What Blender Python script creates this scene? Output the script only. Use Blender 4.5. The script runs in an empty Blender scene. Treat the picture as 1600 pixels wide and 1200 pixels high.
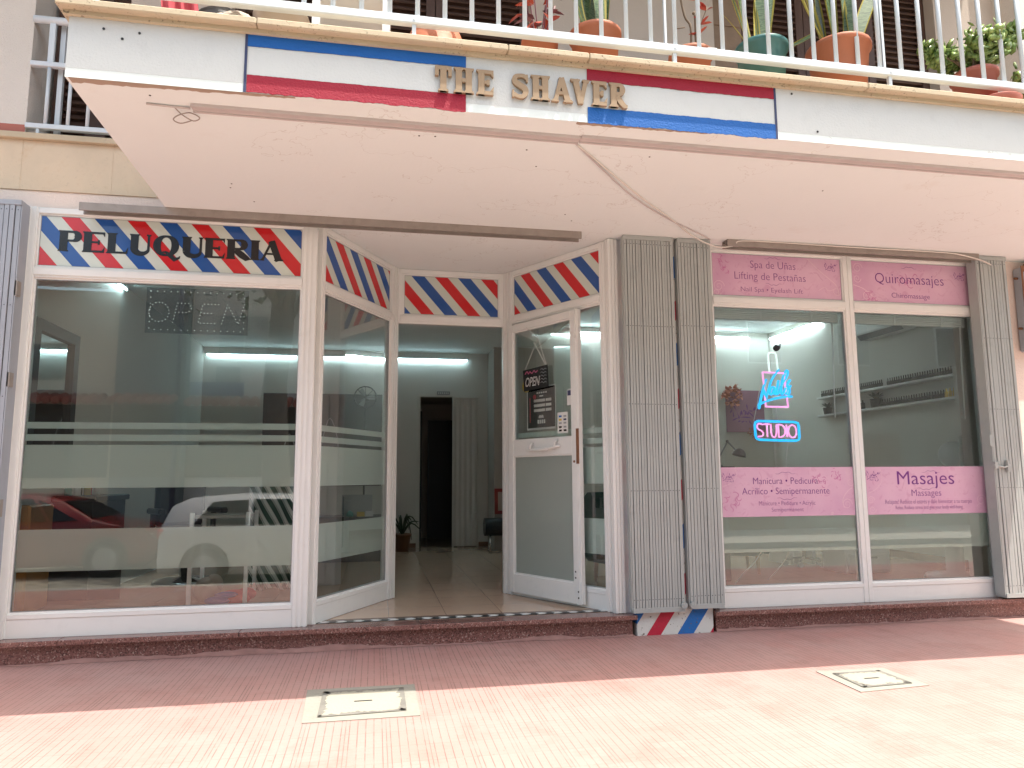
import bpy, math, random
from mathutils import Matrix, Vector
rnd = random.Random(7)
sc = bpy.context.scene
R = math.radians
PI = math.pi
# ------------------------------------------------------------------ camera
FPX, YAW, PITCH, ROLL = 1127.13, R(10.752), R(7.360), R(-0.351)
CAM = Vector((0, -5.72, 1.25))
cy, sy, cp, sp = math.cos(YAW), math.sin(YAW), math.cos(PITCH), math.sin(PITCH)
fw = Vector((sy*cp, cy*cp, sp)); rt = Vector((cy, -sy, 0)); up = rt.cross(fw)
r2 = rt*math.cos(ROLL)+up*math.sin(ROLL); u2 = -rt*math.sin(ROLL)+up*math.cos(ROLL)
cam_d = bpy.data.cameras.new('camera'); cam = bpy.data.objects.new('camera', cam_d)
sc.collection.objects.link(cam)
cam_d.sensor_width = 36; cam_d.lens = 36*FPX/1600; cam_d.clip_start = 0.05; cam_d.clip_end = 400
cam.matrix_world = Matrix((( r2.x, u2.x, -fw.x, CAM.x), (r2.y, u2.y, -fw.y, CAM.y), (r2.z, u2.z, -fw.z, CAM.z), (0, 0, 0, 1)))
sc.camera = cam
# ------------------------------------------------------------------ world, sun, exposure
SUN = Vector((0.2535, -0.2255, 1.0)).normalized()        # towards the sun
w = bpy.data.worlds.new('World'); sc.world = w; w.use_nodes = True
nt = w.node_tree; sky = nt.nodes.new('ShaderNodeTexSky'); sky.sky_type = 'NISHITA'; sky.sun_disc = False
sky.sun_elevation = math.asin(SUN.z); sky.sun_rotation = math.atan2(SUN.x, SUN.y)
mxs = nt.nodes.new('ShaderNodeMix'); mxs.data_type = 'RGBA'; mxs.blend_type = 'MULTIPLY'; mxs.inputs[0].default_value = 1; mxs.inputs[7].default_value = (1.04, 1.0, .84, 1)   # hazy summer sky
nt.links.new(sky.outputs[0], mxs.inputs[6]); nt.links.new(mxs.outputs[2], nt.nodes['Background'].inputs[0]); nt.nodes['Background'].inputs[1].default_value = 0.15
sky.dust_density = 3.0; sky.air_density = 0.9; sky.ozone_density = 0.6
sd = bpy.data.lights.new('sun', 'SUN'); sd.energy = 2.0; sd.angle = R(0.53); sd.color = (1, .955, .86)
so = bpy.data.objects.new('sun', sd); sc.collection.objects.link(so)
so.rotation_euler = (-SUN).to_track_quat('-Z', 'Y').to_euler(); so.location = (3, -4, 20)
vs = sc.view_settings; vs.view_transform = 'Standard'; vs.look = 'None'; vs.exposure = 1.92; vs.gamma = 1
sc.render.film_transparent = False
sc.cycles.max_bounces = 10; sc.cycles.diffuse_bounces = 5; sc.cycles.transparent_max_bounces = 16; sc.cycles.glossy_bounces = 4
sc.cycles.use_denoising = True

# ------------------------------------------------------------------ helpers
class MB:
    def __init__(s): s.v = []; s.f = []; s.m = []; s.M = Matrix(); s.mi = 0; s.smooth = set()
    def add(s, vs, fs, sm=False):
        o = len(s.v)
        s.v += [tuple(s.M @ Vector(p)) for p in vs]
        for f in fs:
            if sm: s.smooth.add(len(s.f))
            s.f.append([o+i for i in f]); s.m.append(s.mi)
        return s
    def box(s, x0, x1, y0, y1, z0, z1):
        return s.add([(x0,y0,z0),(x1,y0,z0),(x1,y1,z0),(x0,y1,z0),(x0,y0,z1),(x1,y0,z1),(x1,y1,z1),(x0,y1,z1)],
            [(0,3,2,1),(4,5,6,7),(0,1,5,4),(1,2,6,5),(2,3,7,6),(3,0,4,7)])
    def bevbox(s, x0, x1, y0, y1, z0, z1, b=.004):
        # box with chamfered vertical + horizontal front edges
        P = []
        for z, i in ((z0, b), (z0+b, 0), (z1-b, 0), (z1, b)):
            P += [(x0+i, y0+b if i == 0 else y0+b, z), (x0+b+i*0, y0+i, z), (x1-b, y0+i, z), (x1-i, y0+b, z), (x1-i, y1-b, z), (x1-b, y1-i, z), (x0+b, y1-i, z), (x0+i, y1-b, z)]
        F = [tuple(reversed(range(8))), tuple(range(24, 32))]
        for k in range(3):
            for j in range(8):
                F.append((k*8+j, k*8+(j+1) % 8, k*8+8+(j+1) % 8, k*8+8+j))
        return s.add(P, F)
    def prism(s, pts, y0, y1):          # polygon in x-z, from y0 (front) to y1
        n = len(pts)
        V = [(p[0], y0, p[1]) for p in pts]+[(p[0], y1, p[1]) for p in pts]
        F = [tuple(range(n)), tuple(range(2*n-1, n-1, -1))]+[(i, i+n, (i+1) % n+n, (i+1) % n) for i in range(n)]
        return s.add(V, F)
    def hprism(s, pts, z0, z1):         # polygon in x-y
        n = len(pts)
        V = [(p[0], p[1], z0) for p in pts]+[(p[0], p[1], z1) for p in pts]
        F = [tuple(range(n-1, -1, -1)), tuple(range(n, 2*n))]+[(i, (i+1) % n, (i+1) % n+n, i+n) for i in range(n)]
        return s.add(V, F)
    def tube(s, pts, r, n=8, cap=True):
        pts = [Vector(p) for p in pts]; rs = r if isinstance(r, (list, tuple)) else [r]*len(pts)
        V = []; F = []; prev = None
        for i, p in enumerate(pts):
            a = pts[max(i-1, 0)]; b = pts[min(i+1, len(pts)-1)]; t = (b-a)
            t = t.normalized() if t.length > 1e-9 else Vector((0, 0, 1))
            if prev is None:
                q = Vector((0, 0, 1)) if abs(t.z) < .9 else Vector((1, 0, 0)); nx = t.cross(q).normalized()
            else:
                nx = (prev-t*prev.dot(t)); nx = nx.normalized() if nx.length > 1e-6 else prev
            prev = nx; ny = t.cross(nx)
            for k in range(n):
                A = 2*PI*k/n; V.append(tuple(p+(nx*math.cos(A)+ny*math.sin(A))*rs[i]))
        for i in range(len(pts)-1):
            for k in range(n): F.append((i*n+k, i*n+(k+1) % n, (i+1)*n+(k+1) % n, (i+1)*n+k))
        s.add(V, F, True)
        if cap:
            o = len(s.v)-len(V)
            for ring in ([o+k for k in range(n-1, -1, -1)], [o+(len(pts)-1)*n+k for k in range(n)]):
                s.f.append(ring); s.m.append(s.mi)
        return s
    def lathe(s, prof, n=24, c=(0, 0, 0), cap=True):   # prof = [(r,z)...]
        V = []; F = []
        for r, z in prof:
            for k in range(n):
                A = 2*PI*k/n; V.append((c[0]+r*math.cos(A), c[1]+r*math.sin(A), c[2]+z))
        m = len(prof)
        for i in range(m-1):
            for k in range(n): F.append((i*n+k, i*n+(k+1) % n, (i+1)*n+(k+1) % n, (i+1)*n+k))
        return s.add(V, F, True)
    def disc(s, c, r, axis='y', n=12, h=.002):
        V = []
        for q in (-h, h):
            for k in range(n):
                A = 2*PI*k/n; a, b = r*math.cos(A), r*math.sin(A)
                V.append((c[0]+a, c[1]+q, c[2]+b) if axis == 'y' else (c[0]+a, c[1]+b, c[2]+q) if axis == 'z' else (c[0]+q, c[1]+a, c[2]+b))
        F = [tuple(range(n)), tuple(range(2*n-1, n-1, -1))]+[(i, i+n, (i+1) % n+n, (i+1) % n) for i in range(n)]
        return s.add(V, F)
    def ball(s, c, r, n=12, m=8):
        rx, ry, rz = r if isinstance(r, (tuple, list)) else (r, r, r)
        V = [(c[0]+rx*math.sin(PI*i/m)*math.cos(2*PI*k/n), c[1]+ry*math.sin(PI*i/m)*math.sin(2*PI*k/n), c[2]+rz*math.cos(PI*i/m)) for i in range(m+1) for k in range(n)]
        F = [(i*n+k, (i+1)*n+k, (i+1)*n+(k+1) % n, i*n+(k+1) % n) for i in range(m) for k in range(n)]
        return s.add(V, F, True)
    def ribbon(s, pts, wd, y0, y1):     # flat stroke in x-z extruded in y
        s.prism(outline(pts, wd), y0, y1); return s
    def mesh(s, name):
        me = bpy.data.meshes.new(name); me.from_pydata(s.v, [], s.f)
        for i, p in enumerate(me.polygons):
            p.material_index = s.m[i]; p.use_smooth = i in s.smooth
        me.update(); return me

def outline(pts, wd):
    n = len(pts); L = []; Rr = []
    for i, p in enumerate(pts):
        a = pts[max(i-1, 0)]; b = pts[min(i+1, n-1)]
        tx, tz = b[0]-a[0], b[1]-a[1]; l = math.hypot(tx, tz) or 1
        wv = (wd[i] if isinstance(wd, (list, tuple)) else wd)/2
        L.append((p[0]-tz/l*wv, p[1]+tx/l*wv)); Rr.append((p[0]+tz/l*wv, p[1]-tx/l*wv))
    return L+Rr[::-1]

def crom(pts, k=6):                      # catmull-rom resample, any dimension
    out = []; n = len(pts)
    for i in range(n-1):
        p0, p1, p2, p3 = pts[max(i-1, 0)], pts[i], pts[i+1], pts[min(i+2, n-1)]
        for j in range(k):
            t = j/k
            out.append(tuple(.5*(2*b+(c-a)*t+(2*a-5*b+4*c-d)*t*t+(3*b-a-3*c+d)*t**3) for a, b, c, d in zip(p0, p1, p2, p3)))
    out.append(tuple(pts[-1])); return out

def link(o, parent=None):
    sc.collection.objects.link(o)
    if parent: o.parent = parent
    return o
def split(mb):
    par = list(range(len(mb.v)))
    def fd(a):
        while par[a] != a: par[a] = par[par[a]]; a = par[a]
        return a
    for f in mb.f:
        for q in f[1:]: par[fd(q)] = fd(f[0])
    out = {}
    for i, f in enumerate(mb.f): out.setdefault(fd(f[0]), []).append(i)
    res = []
    for k in out.values():
        m = MB(); mp = {}
        for i in k:
            for q in mb.f[i]:
                if q not in mp: mp[q] = len(m.v); m.v.append(mb.v[q])
            if i in mb.smooth: m.smooth.add(len(m.f))
            m.f.append([mp[q] for q in mb.f[i]]); m.m.append(mb.m[i])
        res.append(m)
    return res
def objs(name, mb, mats, parent=None, **k):       # one object for each separate piece
    return [obj(name, m, mats, parent, **k) for m in split(mb)]
def obj(name, mb, mats, parent=None, loc=(0, 0, 0), rotz=0, label=None, bevel=0):
    me = mb.mesh(name) if isinstance(mb, MB) else mb
    if not isinstance(mats, (list, tuple)): mats = [mats]
    if len(me.materials) == 0:
        for m in mats: me.materials.append(m)
    o = bpy.data.objects.new(name, me); o.location = loc; o.rotation_euler = (0, 0, rotz)
    if label: o['label'] = label
    if bevel:
        b = o.modifiers.new('bevel', 'BEVEL'); b.width = bevel; b.segments = 2; b.limit_method = 'ANGLE'
    return link(o, parent)
def tag(o, label, cat, group=None):
    o['label'] = label; o['category'] = cat
    if group: o['group'] = group
    return o
def thing(name, label, cat, loc=(0, 0, 0), rotz=0, group=None):
    o = bpy.data.objects.new(name, None); o.empty_display_size = .1
    o.location = loc; o.rotation_euler = (0, 0, rotz); link(o)
    return tag(o, label, cat, group)
def struct(o): o['kind'] = 'structure'; return o

# text from the built-in font, as mesh prisms in x-z plane; origin at left baseline
_tc = {}
def text_into(mb, s, x0, z0, width=None, cap=.1, depth=.001, y=0, thin=0, center=False, shear=0):
    key = (s, thin)
    if key not in _tc:
        c = bpy.data.curves.new('t', 'FONT'); c.body = s; c.size = 1; c.offset = thin; c.resolution_u = 3; c.extrude = .5
        o = bpy.data.objects.new('t', c); sc.collection.objects.link(o)
        dg = bpy.context.evaluated_depsgraph_get(); dg.update()
        me = bpy.data.meshes.new_from_object(o.evaluated_get(dg))
        _tc[key] = ([tuple(v.co) for v in me.vertices], [tuple(p.vertices) for p in me.polygons])
        bpy.data.objects.remove(o); bpy.data.curves.remove(c); bpy.data.meshes.remove(me)
    V, F = _tc[key]
    xs = [v[0] for v in V]; mn, mx = min(xs), max(xs)
    kz = cap/.73; kx = width/(mx-mn) if width else kz
    off = -(mx-mn)/2*kx if center else 0
    mb.add([(x0+off+(v[0]-mn)*kx+shear*v[1]*kz, y-depth*(v[2]+.5), z0+v[1]*kz) for v in V], F)

# ------------------------------------------------------------------ materials
def newmat(name):
    m = bpy.data.materials.new(name); m.use_nodes = True; nt = m.node_tree
    return m, nt, nt.nodes, nt.links, nt.nodes['Principled BSDF']
def N(ns, t, **k):
    n = ns.new(t)
    for a, b in k.items(): setattr(n, a, b)
    return n
def mathn(nt, op, a, b=None, c=None):
    n = nt.nodes.new('ShaderNodeMath'); n.operation = op
    for i, x in enumerate((a, b, c)):
        if x is None: continue
        if isinstance(x, (int, float)): n.inputs[i].default_value = x
        else: nt.links.new(x, n.inputs[i])
    return n.outputs[0]
def mixc(nt, fac, a, b, mode='MIX'):
    n = nt.nodes.new('ShaderNodeMix'); n.data_type = 'RGBA'; n.blend_type = mode
    for i, x in ((0, fac), (6, a), (7, b)):
        if isinstance(x, (int, float)): n.inputs[i].default_value = x
        elif isinstance(x, tuple): n.inputs[i].default_value = (*x, 1)[:4]
        else: nt.links.new(x, n.inputs[i])
    return n.outputs[2]
def noise(nt, co, scale, detail=4, rough=.55):
    n = nt.nodes.new('ShaderNodeTexNoise'); n.inputs['Scale'].default_value = scale; n.inputs['Detail'].default_value = detail
    n.inputs['Roughness'].default_value = rough; nt.links.new(co, n.inputs['Vector']); return n.outputs['Fac']
def ramp(nt, fac, stops, interp='LINEAR'):
    n = nt.nodes.new('ShaderNodeValToRGB'); cr = n.color_ramp; cr.interpolation = interp
    while len(cr.elements) > 1: cr.elements.remove(cr.elements[-1])
    for i, (p, c) in enumerate(stops):
        e = cr.elements[0] if i == 0 else cr.elements.new(p)
        e.position = p; e.color = (*c, 1) if isinstance(c, tuple) else (c, c, c, 1)
    nt.links.new(fac, n.inputs[0]); return n.outputs[0]
def bump(nt, b, h, strength=.3, dist=.01):
    n = nt.nodes.new('ShaderNodeBump'); n.inputs['Strength'].default_value = strength; n.inputs['Distance'].default_value = dist
    nt.links.new(h, n.inputs['Height']); nt.links.new(n.outputs[0], b.inputs['Normal'])
def coord(nt): return nt.nodes.new('ShaderNodeTexCoord').outputs['Object']
def sep(nt, co):
    n = nt.nodes.new('ShaderNodeSeparateXYZ'); nt.links.new(co, n.inputs[0]); return n.outputs
def plain(name, col, rough=.5, metal=0, var=.12, vs=3., bs=0., bsc=60., coat=0, spec=None, dirt=0.):
    m, nt, ns, lk, b = newmat(name); co = coord(nt)
    f = noise(nt, co, vs, 5)
    dk = tuple(c*(1-var) for c in col); lt = tuple(min(1, c*(1+var*.6)) for c in col)
    c = mixc(nt, f, dk, lt)
    if dirt:
        d = ramp(nt, noise(nt, co, 9, 6, .65), [(.55, 0.), (.75, 1.)])
        c = mixc(nt, mathn(nt, 'MULTIPLY', d, dirt), c, tuple(x*.45 for x in col))
    lk.new(c, b.inputs['Base Color']); b.inputs['Roughness'].default_value = rough; b.inputs['Metallic'].default_value = metal
    if coat: b.inputs['Coat Weight'].default_value = coat
    if bs: bump(nt, b, noise(nt, co, bsc, 5, .6), bs)
    return m
def emit(name, col, st):
    m, nt, ns, lk, b = newmat(name); b.inputs['Base Color'].default_value = (*[c*.8 for c in col], 1)
    b.inputs['Emission Color'].default_value = (*col, 1); b.inputs['Emission Strength'].default_value = st; return m

M = {}
def stripes(name, s0, period=.455, slope=.87, ztop=3.211):
    m, nt, ns, lk, b = newmat(name); X, Y, Z = sep(nt, coord(nt))
    s = mathn(nt, 'ADD', X, mathn(nt, 'MULTIPLY', mathn(nt, 'SUBTRACT', Z, ztop), slope))
    f = mathn(nt, 'FRACT', mathn(nt, 'DIVIDE', mathn(nt, 'SUBTRACT', s, s0), period))
    wh, bl, rd = (.56, .60, .54), (.022, .085, .30), (.53, .018, .022)
    c = ramp(nt, f, [(0, bl), (.275, wh), (.50, rd), (.775, wh)], 'CONSTANT')
    lk.new(c, b.inputs['Base Color']); b.inputs['Roughness'].default_value = .12; return m
def pavement():
    m, nt, ns, lk, b = newmat('red_ribbed_paving'); co = coord(nt); X, Y, Z = sep(nt, co)
    fx = mathn(nt, 'FRACT', mathn(nt, 'DIVIDE', X, .04)); fy = mathn(nt, 'FRACT', mathn(nt, 'DIVIDE', mathn(nt, 'ADD', Y, 50.), .2))
    wob = noise(nt, co, 14, 3)
    fg = mathn(nt, 'FRACT', mathn(nt, 'DIVIDE', mathn(nt, 'ADD', Y, 50.), .04))
    gz = mathn(nt, 'LESS_THAN', mathn(nt, 'ABSOLUTE', mathn(nt, 'SUBTRACT', fg, .5)), .03)
    gx = mathn(nt, 'LESS_THAN', mathn(nt, 'ABSOLUTE', mathn(nt, 'SUBTRACT', fx, .5)), mathn(nt, 'MULTIPLY_ADD', wob, .05, .032))
    fx6 = mathn(nt, 'FRACT', mathn(nt, 'DIVIDE', mathn(nt, 'ADD', X, .02), .2))
    gt = mathn(nt, 'LESS_THAN', mathn(nt, 'ABSOLUTE', mathn(nt, 'SUBTRACT', fx6, .5)), .012)
    gy = mathn(nt, 'LESS_THAN', mathn(nt, 'ABSOLUTE', mathn(nt, 'SUBTRACT', fy, .5)), .012)
    g = mathn(nt, 'MAXIMUM', gx, mathn(nt, 'MAXIMUM', mathn(nt, 'MULTIPLY', gy, .45), mathn(nt, 'MULTIPLY', gt, .8)))
    g = mathn(nt, 'MAXIMUM', g, mathn(nt, 'MULTIPLY', gz, ramp(nt, noise(nt, co, 1.3, 3), [(.40, .15), (.60, .6)])))
    # per-tile tone
    cmb = ns.new('ShaderNodeCombineXYZ')
    lk.new(mathn(nt, 'FLOOR', mathn(nt, 'DIVIDE', mathn(nt, 'ADD', X, .12), .2)), cmb.inputs[0]); lk.new(mathn(nt, 'FLOOR', mathn(nt, 'DIVIDE', mathn(nt, 'ADD', Y, 50.1), .2)), cmb.inputs[1])
    wn = ns.new('ShaderNodeTexWhiteNoise'); lk.new(cmb.outputs[0], wn.inputs['Vector'])
    big = ramp(nt, noise(nt, co, .9, 5, .6), [(.35, 0.), (.68, 1.)])
    c = mixc(nt, big, (.40, .242, .222), (.415, .205, .18))
    c = mixc(nt, mathn(nt, 'MULTIPLY', wn.outputs[0], .35), c, (.43, .275, .255))
    fine = noise(nt, co, 160, 3, .7)
    c = mixc(nt, mathn(nt, 'MULTIPLY', ramp(nt, fine, [(.4, 0.), (.7, 1.)]), .35), c, (.48, .32, .30))
    wornr = ramp(nt, noise(nt, co, 2.6, 6, .7), [(.52, 0.), (.72, 1.)])
    c = mixc(nt, mathn(nt, 'MULTIPLY', wornr, .55), c, (.33, .155, .13))
    spots = ramp(nt, noise(nt, co, 22, 2, .5), [(.70, 0.), (.76, 1.)])
    c = mixc(nt, mathn(nt, 'MULTIPLY', spots, .5), c, (.17, .12, .10))
    dash = ramp(nt, noise(nt, co, 9, 3, .6), [(.36, .25), (.52, 1.)])
    gk = mathn(nt, 'MULTIPLY', dash, mathn(nt, 'MULTIPLY', g, ramp(nt, noise(nt, co, 1.7, 4), [(.3, .5), (.65, 1.)])))
    c = mixc(nt, gk, c, (.17, .115, .10))
    lk.new(c, b.inputs['Base Color']); b.inputs['Roughness'].default_value = .62
    h = mathn(nt, 'SUBTRACT', mathn(nt, 'MULTIPLY', fine, .25), g); bump(nt, b, h, .5, .004); return m
def granite():
    m, nt, ns, lk, b = newmat('red_granite'); co = coord(nt)
    v = ns.new('ShaderNodeTexVoronoi'); v.inputs['Scale'].default_value = 130; lk.new(co, v.inputs['Vector'])
    sx = sep(nt, v.outputs['Color'])
    c = ramp(nt, sx[0], [(0, (.06, .03, .028)), (.18, (.15, .065, .055)), (.45, (.21, .095, .08)), (.8, (.27, .135, .115)), (.94, (.40, .28, .24))], 'CONSTANT')
    c = mixc(nt, mathn(nt, 'MULTIPLY', noise(nt, co, 4, 5), .5), c, (.20, .10, .085))
    lk.new(c, b.inputs['Base Color']); b.inputs['Roughness'].default_value = .2; return m
def limestone(name, col, pit=.8):
    m, nt, ns, lk, b = newmat(name); co = coord(nt)
    c = mixc(nt, noise(nt, co, 3, 6, .65), tuple(x*.78 for x in col), tuple(min(1, x*1.15) for x in col))
    pits = ramp(nt, noise(nt, co, 55, 3, .6), [(.60, 0.), (.67, 1.)])
    pm = mathn(nt, 'MULTIPLY', pits, ramp(nt, noise(nt, co, 2.2, 3), [(.42, 0.), (.6, pit)]))
    c = mixc(nt, pm, c, (.10, .07, .045))
    st = ramp(nt, noise(nt, co, 6, 7, .7), [(.56, 0.), (.75, 1.)])
    c = mixc(nt, mathn(nt, 'MULTIPLY', st, .4), c, (.42, .26, .13))
    lk.new(c, b.inputs['Base Color']); b.inputs['Roughness'].default_value = .8
    bump(nt, b, noise(nt, co, 40, 6, .65), .35, .006); return m
def glass(name, tint=(.95, .98, .965), refl=3.0):
    m, nt, ns, lk, b = newmat(name); ns.remove(b); out = ns['Material Output']
    tr = ns.new('ShaderNodeBsdfTransparent'); tr.inputs[0].default_value = (*tint, 1)
    gl = ns.new('ShaderNodeBsdfGlossy'); gl.inputs['Roughness'].default_value = 0.0; gl.inputs['Color'].default_value = (1, 1, 1, 1)
    fr = ns.new('ShaderNodeFresnel'); fr.inputs[0].default_value = 1.5
    mx = ns.new('ShaderNodeMixShader'); lk.new(mathn(nt, 'MINIMUM', mathn(nt, 'MULTIPLY', fr.outputs[0], refl), 1.), mx.inputs[0])
    bp = ns.new('ShaderNodeBump'); bp.inputs['Strength'].default_value = .02; bp.inputs['Distance'].default_value = .01
    lk.new(noise(nt, coord(nt), 1.6, 2), bp.inputs['Height']); lk.new(bp.outputs[0], gl.inputs['Normal'])
    lk.new(tr.outputs[0], mx.inputs[1]); lk.new(gl.outputs[0], mx.inputs[2]); lk.new(mx.outputs[0], out.inputs[0]); return m
def clear(name, tint=(.985, .995, .99)):
    m, nt, ns, lk, b = newmat(name); ns.remove(b); tr = ns.new('ShaderNodeBsdfTransparent'); tr.inputs[0].default_value = (*tint, 1)
    lk.new(tr.outputs[0], ns['Material Output'].inputs[0]); return m
def frosted(name, col, see=.35, dif=.5):
    m, nt, ns, lk, b = newmat(name); ns.remove(b); out = ns['Material Output']
    tr = ns.new('ShaderNodeBsdfTransparent'); d = ns.new('ShaderNodeBsdfDiffuse'); t = ns.new('ShaderNodeBsdfTranslucent')
    d.inputs[0].default_value = (*col, 1); t.inputs[0].default_value = (*col, 1)
    a = ns.new('ShaderNodeMixShader'); a.inputs[0].default_value = 1-dif; lk.new(d.outputs[0], a.inputs[1]); lk.new(t.outputs[0], a.inputs[2])
    q = ns.new('ShaderNodeMixShader'); q.inputs[0].default_value = see; lk.new(a.outputs[0], q.inputs[1]); lk.new(tr.outputs[0], q.inputs[2])
    lk.new(q.outputs[0], out.inputs[0]); return m
def floor_tile():
    m, nt, ns, lk, b = newmat('cream_floor_tile'); co = coord(nt); X, Y, Z = sep(nt, co)
    fx = mathn(nt, 'FRACT', mathn(nt, 'DIVIDE', mathn(nt, 'ADD', X, 20.12), .45)); fy = mathn(nt, 'FRACT', mathn(nt, 'DIVIDE', mathn(nt, 'ADD', Y, 20.1), .45))
    g = mathn(nt, 'MAXIMUM', mathn(nt, 'LESS_THAN', fx, .007), mathn(nt, 'LESS_THAN', fy, .007))
    c = mixc(nt, noise(nt, co, 2.5, 6, .6), (.50, .35, .25), (.60, .45, .34))
    c = mixc(nt, g, c, (.22, .16, .13)); lk.new(c, b.inputs['Base Color'])
    b.inputs['Roughness'].default_value = .12; return m
def louver_wood(name, col):
    return plain(name, col, .6, var=.3, vs=8, bs=.2, bsc=40)
def banded_leaf():
    m, nt, ns, lk, b = newmat('banded_leaf'); co = coord(nt)
    n = ns.new('ShaderNodeTexNoise'); n.inputs['Scale'].default_value = 1; n.inputs['Detail'].default_value = 5
    mp = ns.new('ShaderNodeMapping'); mp.inputs['Scale'].default_value = (18, 18, 75); lk.new(co, mp.inputs[0]); lk.new(mp.outputs[0], n.inputs['Vector'])
    c = ramp(nt, n.outputs['Fac'], [(.40, (.045, .085, .035)), (.52, (.13, .19, .09)), (.60, (.055, .11, .045))])
    lk.new(c, b.inputs['Base Color']); b.inputs['Roughness'].default_value = .4; return m
def pinkpanel():
    m, nt, ns, lk, b = newmat('pink_print'); co = coord(nt)
    c = mixc(nt, ramp(nt, noise(nt, co, 2.2, 3), [(.3, 0.), (.7, 1.)]), (.59, .33, .48), (.68, .44, .56))
    wv = ns.new('ShaderNodeTexNoise'); wv.inputs['Scale'].default_value = 9; wv.inputs['Detail'].default_value = 5; wv.inputs['Distortion'].default_value = 2.5; lk.new(co, wv.inputs['Vector'])
    c = mixc(nt, mathn(nt, 'MULTIPLY', ramp(nt, wv.outputs['Fac'], [(.58, 0.), (.66, 1.)]), .25), c, (.47, .17, .33))
    lk.new(c, b.inputs['Base Color']); b.inputs['Roughness'].default_value = .3; return m
def cloth_stripe():
    m, nt, ns, lk, b = newmat('green_striped_cloth'); X, Y, Z = sep(nt, coord(nt))
    f = mathn(nt, 'FRACT', mathn(nt, 'DIVIDE', mathn(nt, 'ADD', X, mathn(nt, 'MULTIPLY', Z, .55)), .085))
    c = ramp(nt, f, [(0, (.02, .075, .05)), (.42, (.6, .62, .58)), (.5, (.02, .075, .05)), (.56, (.6, .62, .58)), (.92, (.02, .075, .05))], 'CONSTANT')
    lk.new(c, b.inputs['Base Color']); b.inputs['Roughness'].default_value = .8; return m
def leafmat(name, a, bcol, rough=.35):
    m, nt, ns, lk, b = newmat(name); co = coord(nt)
    c = mixc(nt, ramp(nt, noise(nt, co, 14, 3), [(.35, 0.), (.65, 1.)]), a, bcol); lk.new(c, b.inputs['Base Color']); b.inputs['Roughness'].default_value = rough; return m

M['white_paint'] = plain('white_wall_paint', (.60, .61, .61), .8, var=.05, bs=.3, bsc=70, dirt=.10)
M['soffit'] = plain('cream_soffit_paint', (.74, .715, .69), .85, var=.05, vs=.8, bs=.12, bsc=25)
def soffit_mat():
    m, nt, ns, lk, b = newmat('cream_soffit_paint'); co = coord(nt)
    c = mixc(nt, noise(nt, co, .7, 5, .6), (.70, .745, .74), (.76, .81, .81))
    n1 = noise(nt, co, .55, 6, .6); cr = mathn(nt, 'LESS_THAN', mathn(nt, 'ABSOLUTE', mathn(nt, 'SUBTRACT', n1, .47)), .0011)
    c = mixc(nt, mathn(nt, 'MULTIPLY', cr, .28), c, (.38, .33, .29))
    st = ramp(nt, noise(nt, co, 1.6, 7, .7), [(.60, 0.), (.78, 1.)]); c = mixc(nt, mathn(nt, 'MULTIPLY', st, .22), c, (.52, .44, .36))
    fl = ramp(nt, noise(nt, co, 7, 6, .7), [(.70, 0.), (.73, 1.)]); c = mixc(nt, mathn(nt, 'MULTIPLY', fl, .12), c, (.86, .85, .83))
    lk.new(c, b.inputs['Base Color']); b.inputs['Roughness'].default_value = .85; bump(nt, b, noise(nt, co, 25, 5, .6), .15); return m
M['soffit'] = soffit_mat()
M['plaster'] = plain('pale_roughcast', (.68, .615, .56), .9, var=.10, vs=1.5, bs=.9, bsc=90)
M['pinkwall'] = plain('pink_cream_plaster', (.76, .64, .57), .9, var=.06, vs=1.2, bs=.5, bsc=60)
M['beige_wall'] = plain('beige_wall', (.50, .42, .36), .9, var=.08, bs=.2, bsc=50)
M['frame'] = plain('white_enamel_frame', (.745, .75, .73), .35, var=.05, vs=2, dirt=.11)
M['shutter'] = plain('grey_shutter_paint', (.365, .39, .38), .5, var=.10, vs=5, dirt=.22)
M['shutter_blue'] = plain('blue_grey_shutter_paint', (.34, .37, .42), .5, var=.10, vs=5, dirt=.2)
M['shutter_dark'] = plain('dark_slot', (.06, .06, .055), .7)
M['track'] = plain('weathered_track_metal', (.33, .29, .26), .5, metal=.3, var=.25, vs=12, dirt=.4)
M['track_paint'] = plain('lilac_painted_track', (.52, .46, .45), .6, var=.1, vs=6)
M['rust'] = plain('rusty_steel', (.22, .10, .05), .8, var=.4, vs=30)
M['blue'] = plain('blue_wall_paint', (.003, .105, .40), .7, var=.12, vs=2, bs=.5, bsc=80)
M['red'] = plain('red_wall_paint', (.31, .006, .028), .7, var=.12, vs=2, bs=.5, bsc=80)
M['navy'] = plain('navy_line_paint', (.03, .04, .11), .6)
M['wood_letter'] = plain('tan_letter_board', (.31, .215, .135), .7, var=.1, vs=10)
M['coping'] = limestone('pitted_limestone', (.50, .41, .29))
M['stone'] = limestone('beige_limestone', (.62, .50, .37), .12)
M['pave'] = pavement(); M['granite'] = granite()
M['tile'] = floor_tile()
M['glass'] = glass('window_glass'); M['clear'] = clear('glass_edge')
M['frost'] = frosted('frosted_film', (.74, .82, .77), .22, .85)
M['frostdoor'] = frosted('frosted_door_glass', (.56, .61, .57), .14, .45)
M['pink'] = pinkpanel()
M['purple'] = plain('purple_ink', (.17, .025, .22), .4)
M['purple_soft'] = plain('soft_purple_ink', (.25, .09, .26), .4)
M['pink_pale'] = plain('pale_pink_ink', (.72, .50, .58), .4)
M['pink_rose'] = plain('rose_ink', (.55, .19, .38), .4)
M['black_ink'] = plain('black_vinyl', (.012, .012, .013), .25)
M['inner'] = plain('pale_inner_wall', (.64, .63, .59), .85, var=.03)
M['innerdark'] = plain('taupe_inner_wall', (.40, .36, .32), .85, var=.05)
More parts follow.
